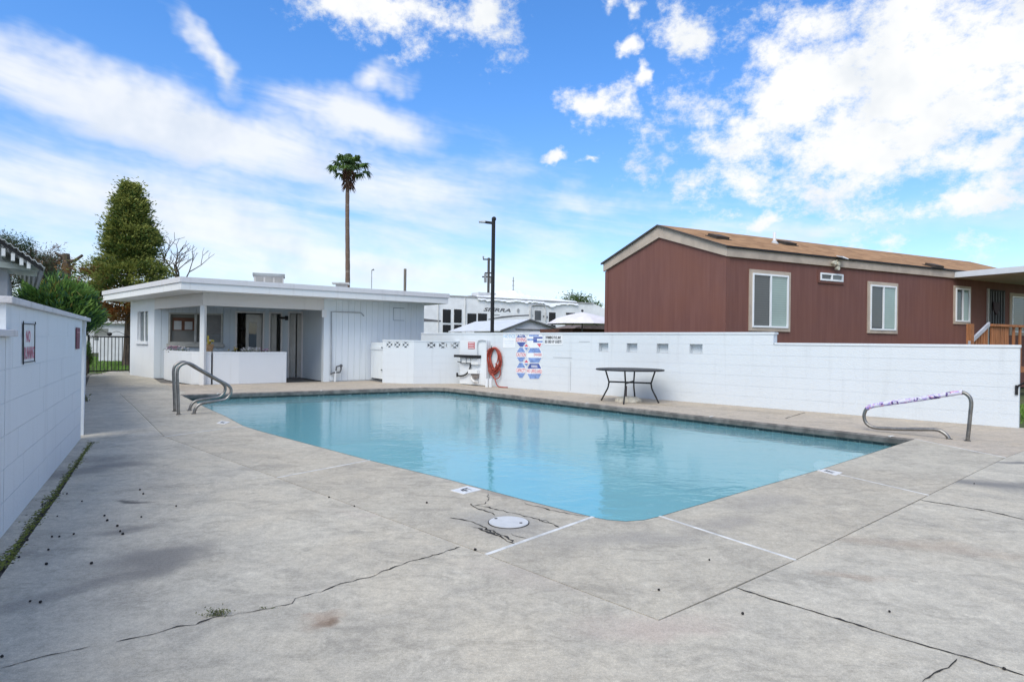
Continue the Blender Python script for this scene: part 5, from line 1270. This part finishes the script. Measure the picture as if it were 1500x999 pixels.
(ta, za), (tb_, zb) = tz(707, 427), tz(733, 437); wpart('roof_unit', TR, ta, tb_, ztop, za, -1.6, -.6, M('ac_white', (.55, .55, .55), .5, .1), rv)
# crumpled tarp
tp0, tp1 = tz(699, 440)[0], tz(846, 443)[0]; nx, ny = 60, 10; vs = []
for i in range(nx + 1):
    f = i / nx; t = lerp(tp0, tp1, f); prof_ = .12 + .55 * math.exp(-((f - .42) / .2) ** 2) + .16 * math.exp(-((f - .8) / .16) ** 2); edge = .06 + .10 * abs(math.sin(f * 17)) * random.random() + .25 * math.exp(-((f - .72) / .05) ** 2)
    for j in range(ny + 1):
        g = j / ny; z = ztop + .05 + prof_ * math.sin(min(1, g * 1.25) * PI / 2) * (1 + .12 * random.uniform(-1, 1)); o_ = .10 - g * 2.0
        if j == 0: z = ztop - edge - .1; o_ = .12
        vs.append(TR.p(t, z, o_))
tarp = B().add(vs, [(i * (ny + 1) + j, (i + 1) * (ny + 1) + j, (i + 1) * (ny + 1) + j + 1, i * (ny + 1) + j + 1) for i in range(nx) for j in range(ny)]).build('tarp', tarp_m, smooth=True)
tag(tarp, 'crumpled bright white tarp lying on the trailer roof', 'tarp')
# low white shed with gable
Ys = 29.0; s0 = AT(730, 490, Ys); s1 = AT(832, 490, Ys + 1.5); SH = Wl(s0, s1)
sh = thing('metal_shed', SH.p(1, 0), 'small white metal shed with low gable in front of the trailer', 'shed')
ap = SH.sz(775, 467.5); el_ = SH.sz(734, 484.0); er_ = SH.sz(829, 483)
zlow = min(el_[1], er_[1])
shw = M('shed_white', (.60, .60, .62), .6, .06); B().wprism(SH, [(el_[0] + .1, 0), (er_[0] - .1, 0), (er_[0] - .1, zlow - .03), (ap[0], ap[1] - .06), (el_[0] + .1, zlow - .03)], -4, 0).build('wall', shw, sh)
bd = Vector((-.55, .83, 0)); shr = M('shed_roof_white', (.62, .63, .65), .45, .06)
def slope(a, c, nm):
    A3, C3 = SH.p(*a, .12), SH.p(*c, .12); D = Vector((-2.9, 4.5, 0)); q = [A3, C3, C3 + D, A3 + D]; B().hexa([v - Vector((0, 0, .05)) for v in q] + q).build(nm, shr, sh)
slope((el_[0] - .1, zlow), ap, 'roof'); slope((ap[0] + .001, ap[1]), (er_[0] + .1, zlow), 'roof')
for a, c in (((el_[0] - .1, zlow), ap), (ap, (er_[0] + .1, zlow))): B().wprism(SH, [(a[0], a[1] + .005), (c[0], c[1] + .005), (c[0], c[1] - .06), (a[0], a[1] - .06)], .125, .16).build('trim', M('shed_trim', (.12, .12, .125), .6), sh)
(ta, za), (tb_, zb) = SH.sz(755, 481.5), SH.sz(802, 484); wpart('lintel', SH, ta, tb_, zb, za, .001, .04, rv_grey, sh)
# patio umbrella
Yu = 20.5; uc = AT(853, 457.5, Yu); um = thing('patio_umbrella', (uc.x, Yu, 0), 'open pale pink patio umbrella beyond the wall', 'umbrella')
ur = 1.22; zrim = AT(853, 475, Yu).z; b = B(); vs = [Vector((uc.x, Yu, uc.z))]
for k_, (rr_, zz_) in enumerate(((.35, .80), (.7, .5), (1.0, 0))):
    for j in range(24): a = 2 * PI * j / 24 + .2; sc = 1 - (.05 if (j % 3) else 0) * rr_; vs.append(Vector((uc.x + ur * rr_ * sc * math.cos(a), Yu + ur * rr_ * sc * math.sin(a), lerp(zrim, uc.z, zz_) + (.03 if j % 3 else 0) * rr_ * 0)))
fs = [(0, 1 + j, 1 + (j + 1) % 24) for j in range(24)]
for k_ in range(2): fs += [(1 + k_ * 24 + j, 1 + (k_ + 1) * 24 + j, 1 + (k_ + 1) * 24 + (j + 1) % 24, 1 + k_ * 24 + (j + 1) % 24) for j in range(24)]
b.add(vs, fs).build('canopy', M('canopy_pink', (.72, .68, .70), .8, .06), um)
b = B(); b.tube([(uc.x, Yu, 0), (uc.x, Yu, uc.z)], .022, 8); b.build('pole', M('umbrella_pole', (.09, .08, .075), .5), um)
b = B()
for j in range(8): a = 2 * PI * j / 8 + .2; b.tube([(uc.x, Yu, uc.z - .05), (uc.x + ur * .97 * math.cos(a), Yu + ur * .97 * math.sin(a), zrim - .02)], .012, 4)
b.build('ribs', dark_metal, um)
b = B(); b.ball((uc.x, Yu, uc.z + .05), .045); b.build('finial', dark_metal, um)
# brown roofed hut by the home
hA, hB_ = AT(834, 490, 23.5), AT(900, 490, 25.0); HT = Wl(hA, hB_); ht_ = thing('brown_hut', HT.p(1, 0), 'low dark brown roofed hut between umbrella and brown home', 'hut')
zq = HT.sz(830, 481)[1]; za_ = HT.sz(878, 470)[1]; ta_ = HT.s_at(876)
wpart('wall', HT, .2, HT.len, 0, zq, -2, 0, M('hut_brown', (.10, .045, .03), .8, .3, 4), ht_)
B().wprism(HT, [(0, zq), (.05, zq + .04), (ta_, za_), (HT.len + .6, za_ + .02), (HT.len + .6, zq)], -.8, .3).build('roof', M('hut_roof', (.16, .12, .105), .85, .25, 5, .4), ht_)
# ------------------------------------------------------------------ poles
def pole(name, label, cat, px, Y, ytop, r, mat, ybase=500):
    a = AT(px, ytop, Y); a0 = AT(px, ybase, Y); t = thing(name, (a.x, Y, 0), label, cat); b = B(); b.tube([(a.x, Y, 0), (a.x, Y, a.z)], r, 10); b.build('shaft', mat, t); return t, a
lp, q = pole('light_pole', 'tall black light pole rising behind the white wall', 'lamp post', 723, 17.6, 322.5, .056, black_iron)
b = B(); b.tube([q + Vector((0, 0, -.09)), q + Vector((-.20, 0, -.07)), q + Vector((-.24, 0, -.06))], .04, 6); b.build('arm', black_iron, lp)
b = B(); z_ = q.z - .05; b.hexa([(q.x - .42, q.y - .1, z_ - .02), (q.x - .23, q.y - .1, z_ - .03), (q.x - .23, q.y + .1, z_ - .03), (q.x - .42, q.y + .1, z_ - .02), (q.x - .42, q.y - .1, z_ + .005), (q.x - .23, q.y - .1, z_ + .02), (q.x - .23, q.y + .1, z_ + .02), (q.x - .42, q.y + .1, z_ + .005)]); b.build('lamp_head', M('lamp_grey', (.55, .57, .6), .4), lp)
b = B(); b.ball(q + Vector((.01, 0, .03)), .07, 0, 8, 5); b.build('cap', black_iron, lp)
up, q = pole('utility_pole', 'distant wooden utility pole with crossarms and transformer', 'utility pole', 716, 95, 378, .2, M('utility_wood', (.09, .08, .075), .9))
for dz, L in ((-.2, .9), (-2.3, .6), (-2.9, 1.0)): b = B(); b.box(q.x - L, q.x + L * .7, q.y - .1, q.y + .1, q.z + dz - .12, q.z + dz + .06); b.build('crossarm', black_iron, up)
b = B(); b.tube([(q.x + .5, q.y, q.z - 3.9), (q.x + .5, q.y, q.z - 3.0)], .28, 8); b.tube([(q.x - .5, q.y, q.z - 3.8), (q.x - .5, q.y, q.z - 2.4)], .2, 8); b.tube([(q.x - .85, q.y, q.z - .1), (q.x - .85, q.y, q.z + .25)], .14, 6); b.build('transformer', M('transformer_grey', (.30, .31, .32), .5), up)
pole('wooden_post', 'short grey wooden pole top above the clubhouse roof', 'post', 593.5, 34, 394, .075, grey_wood)
tp, q = pole('small_lamp', 'thin pale lamp pole beyond the clubhouse roof', 'lamp post', 544.5, 60, 396, .04, M('pale_pole', (.40, .42, .44), .5)); b = B(); b.tube([q, q + Vector((.22, 0, .08))], [.05, .11], 6); b.build('lamp_head', M('pale_head', (.32, .33, .35), .5), tp)
tp, q = pole('antenna', 'thin antenna mast behind the trailer', 'antenna', 752, 62, 406, .05, M('antenna_grey', (.34, .35, .37), .5))
for i in range(4): b = B(); b.tube([q + Vector((-.12, 0, -.4 - .45 * i)), q + Vector((.12, 0, -.4 - .45 * i))], .02, 4); b.build('element', black_iron, tp)
# ------------------------------------------------------------------ patio table
TC = Vector((2.46, 12.78, 0)); TH = .685
tbl = thing('patio_table', TC, 'round dark metal patio table with curved legs by the pool', 'table')
b = B(); n_ = 40; R_ = .70
prof = [(0, TH - .004), (R_ - .05, TH - .004), (R_ - .045, TH), (R_, TH), (R_ + .004, TH - .012), (R_, TH - .028), (R_ - .03, TH - .028), (R_ - .03, TH - .012), (0, TH - .012)]
vs = []; fs = []
for r_, z_ in prof:
    for j in range(n_): vs.append((TC.x + r_ * math.cos(2 * PI * j / n_), TC.y + r_ * math.sin(2 * PI * j / n_), z_))
for i in range(len(prof) - 1):
    for j in range(n_): fs.append((i * n_ + j, i * n_ + (j + 1) % n_, (i + 1) * n_ + (j + 1) % n_, (i + 1) * n_ + j))
b.add(vs, fs).build('table_top', M('table_top', (.022, .022, .024), .55, .2, 8), tbl, smooth=False)
for a in (158, 248, 338, 68):
    a = math.radians(a); d = Vector((math.cos(a), math.sin(a), 0)); pts = [TC + d * r_ + Vector((0, 0, z_)) for r_, z_ in ((.52, TH - .02), (.475, .52), (.44, .40), (.445, .36), (.46, .28), (.53, .14), (.60, 0.005))]
    b = B(); b.tube(smooth_path(pts, 4), .0165, 8); b.build('leg', dark_metal, tbl, smooth=True)
for a in (158, 248):
    a = math.radians(a); d = Vector((math.cos(a), math.sin(a), 0)); e_ = Vector((-d.y, d.x, 0)) * .012; z_ = Vector((0, 0, .39 if a < 3 else .3925)); p_, q_ = TC - d * .44, TC + d * .44
    b = B().hexa([p_ - e_ + z_, q_ - e_ + z_, q_ + e_ + z_, p_ + e_ + z_] + [v + z_ + Vector((0, 0, .032)) for v in (p_ - e_, q_ - e_, q_ + e_, p_ + e_)]); b.build('stretcher', dark_metal, tbl)
ubp = TC + Vector((-.02, .05, 0)); ubs = thing('umbrella_base', ubp, 'beige stone umbrella base with short tube under the table', 'umbrella base')
b = B(); prof = [(0, .11), (.10, .11), (.2, .095), (.255, .06), (.265, .03), (.26, 0)]; vs = []; fs = []; n_ = 18
for r_, z_ in prof:
    for j in range(n_): k_ = 1 + .06 * math.sin(3 * j) + random.uniform(-.03, .03); vs.append((ubp.x + r_ * k_ * math.cos(2 * PI * j / n_), ubp.y + r_ * k_ * .85 * math.sin(2 * PI * j / n_), z_ + (random.uniform(-.006, .006) if z_ > 0 else 0)))
for i in range(len(prof) - 1):
    for j in range(n_): fs.append(((i + 1) * n_ + j, (i + 1) * n_ + (j + 1) % n_, i * n_ + (j + 1) % n_, i * n_ + j))
b.add(vs, fs).build('base', M('beige_stone', (.70, .63, .50), .85, .2, 9, .6, 30), ubs)
b = B(); b.tube([ubp + Vector((-.05, 0, .08)), ubp + Vector((-.05, 0, .33))], .024, 10); b.build('tube', M('brown_tube', (.10, .07, .07), .5), ubs)
# ------------------------------------------------------------------ pool handrails
RD = math.radians(38); 
def rail(base_px, pix, dirv, name, label, group, kink=None):
    q0 = G(*base_px); w = Wl(q0, q0 + dirv); pts = []
    for x, y in pix:
        t, z = w.sz(x, y); pts.append(w.p(t, z))
    pts[0].z = -.01; pts[-1].z = -.01
    t = thing(name, q0, label, 'handrail', group); return t, pts, w
e_l = Vector((math.cos(RD), math.sin(RD), 0))
zp = lambda l: [(240 + x / 9.083, 520 + y / 9.083) for x, y in l]
hr1, pts, _ = rail((261.5, 607.5), zp([(196, 795), (190, 600), (183, 400), (178, 240), (198, 165), (250, 122), (320, 108), (390, 135), (480, 190), (600, 258), (720, 328), (810, 375), (868, 415), (895, 465), (880, 530), (835, 580), (770, 602), (650, 618), (540, 635), (470, 660), (420, 715), (397, 785)]), e_l, 'pool_handrail', 'nearer of the two looped stainless rails by the pool corner', 'pool entry rails')
b = B(); b.tube(smooth_path(pts, 5), .0235, 12); b.build('rail', rail_steel, hr1, smooth=True)
offv = G(256, 602.5) - G(261.5, 607.5)
for p_, hr in ((pts, hr1),):
    for q in (p_[0], p_[-1]): b = B(); b.tube([(q.x, q.y, .001), (q.x, q.y, .012)], .038, 12); b.build('flange', rail_steel, hr)
hr2 = thing('pool_handrail', Vector(hr1.location) + offv, 'farther of the two looped stainless rails by the pool corner', 'handrail', 'pool entry rails')
for ch in list(hr1.children):
    c = ch.copy(); COL.objects.link(c); c.parent = hr2
zq_ = lambda l: [(1250 + x / 6, 570 + y / 6) for x, y in l]
RD2 = math.radians(131); e_r = -Vector((math.cos(RD2), math.sin(RD2), 0)); qb = G(1417.5, 646)
path = zq_([(1003, 455), (1015, 350), (1030, 200), (1036, 120), (1022, 70), (985, 38), (945, 30), (850, 42), (700, 68), (500, 98), (300, 125), (180, 145), (125, 165), (100, 205), (95, 250), (115, 300), (160, 330), (230, 343), (400, 350), (600, 353), (720, 355), (775, 372), (820, 405), (843, 448)])
wrr = Wl(qb - e_r * 1.0, qb)
pts = [wrr.p(*wrr.sz(x, y)) for x, y in path]; pts[0].z = 0; pts[-1].z = 0
hr3 = thing('pool_handrail', qb, 'single looped rail with floral sleeve at the pool steps', 'handrail', 'pool entry rails')
sp_ = smooth_path(pts, 5); b = B(); b.tube(sp_, .0235, 12); b.build('rail', rail_steel, hr3, smooth=True)
def floral():
    m, n, p = material('floral_fabric'); pos = n.n('ShaderNodeNewGeometry').outputs['Position']
    f1 = n.sm(n.noise(pos, 17, 3, .6), .49, .56); f2 = n.sm(n.noise(n.vm('ADD', pos, (3, 1, 7)), 19, 3, .6), .54, .62); f3 = n.sm(n.noise(n.vm('ADD', pos, (8, 4, 2)), 13, 3, .6), .55, .6)
    c = n.mix(f1, (.66, .63, .72), (.40, .30, .60)); c = n.mix(f2, c, (.68, .36, .48)); c = n.mix(f3, c, (.10, .06, .20))
    n.put(p.inputs['Base Color'], c); p.inputs['Roughness'].default_value = .85
    bn = n.n('ShaderNodeBump'); bn.inputs['Strength'].default_value = .6; bn.inputs['Distance'].default_value = .01; n.put(bn.inputs['Height'], n.noise(pos, 30, 3)); n.put(p.inputs['Normal'], bn.outputs[0]); return m
i0, i1 = 6 * 5 - 1, 12 * 5 + 2; b = B(); sl2 = sp_[i0:i1]; b.tube(sl2, [.031 + random.uniform(-.0025, .003) for _ in sl2], 12); b.build('sleeve', floral(), hr3, smooth=True)
for q in (pts[0], pts[-1]): b = B(); b.tube([(q.x, q.y, .001), (q.x, q.y, .012)], .038, 12); b.build('flange', rail_steel, hr3)
# ------------------------------------------------------------------ deck fittings
lid_c = G(745, 765.2); ld = thing('skimmer_lid', lid_c, 'round white plastic skimmer lid set in cracked concrete', 'lid')
b = B(); b.tube([lid_c + Vector((0, 0, -.02)), lid_c + Vector((0, 0, .006))], .132, 40); b.build('cover', M('lid_plastic', (.58, .57, .55), .45, .06, 9), ld)
b = B(); b.tube([lid_c + Vector((0, 0, -.02)), lid_c + Vector((0, 0, .003))], .139, 40); b.build('rim', dirt_dark, ld)
for x, y in ((726.5, 760.5), (763, 767)): q = G(x, y); b = B(); b.tube([q + Vector((0, 0, .0062)), q + Vector((0, 0, .0075))], .011, 10); b.build('screw_hole', dirt_dark, ld)
def depth_tile(corners, label, word='3', ang_=0):
    c = [G(*q) for q in corners]; m_ = sum(c, Vector()) / 4; t = thing('depth_marker', m_, label, 'marker', 'depth markers on the pool edge')
    B().prism([(q.x, q.y) for q in c], -.01, .005).build('tile', M('tile_white', (.68, .67, .65), .4, .1, 14), t)
    u_ = (c[2] - c[0]).normalized(); b_ = Vector((-u_.y, u_.x, 0))
    cu = bpy.data.curves.new('t', 'FONT'); cu.body = word; cu.offset = .02; ob = bpy.data.objects.new('t', cu); COL.objects.link(ob); me = bpy.data.meshes.new_from_object(ob.evaluated_get(bpy.context.evaluated_depsgraph_get())); bpy.data.objects.remove(ob)
    co = np.array([v.co[:] for v in me.vertices]); mn, mxx = co.min(0), co.max(0); e1_ = (c[1] - c[0]) * .5; e2_ = (c[3] - c[0]) * .5; o_ = m_ - e1_ * .5 - e2_ * .5
    for v in me.vertices:
        a = (v.co.x - mn[0]) / (mxx[0] - mn[0]); bq = (v.co.y - mn[1]) / (mxx[1] - mn[1]); q = o_ + e1_ * a + e2_ * (1 - bq); v.co = (q.x - m_.x, q.y - m_.y, .0065)
    me.materials.clear(); me.materials.append(black_p); o = bpy.data.objects.new('number', me); COL.objects.link(o); o.parent = t
depth_tile(((660, 718.8), (684.8, 712.4), (705, 717.5), (679.2, 724.2)), 'white depth marker tile left of the round skimmer lid', '4FT')
depth_tile(((1197, 689.5), (1206.5, 687.3), (1234, 692.5), (1224, 696.5)), 'white depth marker tile on the right pool edge', '3FT')
depth_tile(((317, 620.3), (324, 616.8), (337, 618.2), (329, 621.4)), 'white depth marker tile by the looped rails', '3FT')
# fallen berries
berry_m = M('dry_berry', (.012, .010, .009), .6, .3, 30); me0 = None
bpx = [(210, 749 - 25), (205, 718), (153, 756), (157, 763), (176, 779), (87, 784 + 3), (71, 806), (68, 827), (76, 787), (108, 783), (134, 826), (180, 783), (172, 771), (207, 758), (258, 742), (59, 883), (44, 882), (28, 817), (482, 729), (519, 742), (696, 806), (965, 865), (1039, 821), (1088, 900), (1303, 897), (1427, 709), (625, 737), (84, 757), (72, 745), (98, 724), (3, 963), (1471, 981), (62, 740), (40, 792), (120, 735)]
for i, (x, y) in enumerate(bpx):
    q = G(x, y)
    if me0 is None:
        o = B().ball((0, 0, 0), .0072, 0, 7, 5, .12, .85).build('fallen_berry', berry_m, smooth=True); me0 = o.data
    else: o = bpy.data.objects.new('fallen_berry', me0); COL.objects.link(o)
    o.location = (q.x, q.y, .0065); k_ = random.uniform(.7, 1.25); o.scale = (k_, k_, k_); o.rotation_euler = (0, 0, i)
    tag(o, 'tiny black dried berry lying on the concrete deck', 'berry', 'fallen berries on the deck')
# weeds
weed_m = leafmat('weed_leaf', (0.112, 0.144, 0.056), (0.192, 0.192, 0.096), 20)
def weed(px, py, n, r, h, label, z0=0):
    q = G(px, py); t = thing('weed', q, label, 'weed'); c = RNG.normal(0, 1, (n, 3)) * np.array([r, r * .35, h * .4]) + np.array([q.x, q.y, h * .6]); c[:, 2] = np.abs(c[:, 2]); leaf_mesh('leaves', c, h * .55, [weed_m], np.zeros(n), t, .45); b = B()
    for i in range(5): b.tube([(q.x + random.gauss(0, r * .3), q.y, -.005), (q.x + random.gauss(0, r), q.y, h)], .0015, 4, cap=False)
    b.build('stem', weed_m, t)
weed(318, 901, 150, .028, .022, 'small weed tuft growing in the long deck crack'); weed(390, 891, 40, .022, .008, 'tiny weed right of the tuft in the long deck crack'); weed(1337, 613, 60, .06, .05, 'small weed at the foot of the wall behind the floral rail'); weed(122, 588, 120, .05, .09, 'dry weed at the end of the near white wall')
weed(145, 548.5, 60, .1, .06, 'weed patch by the foot of the iron gate')
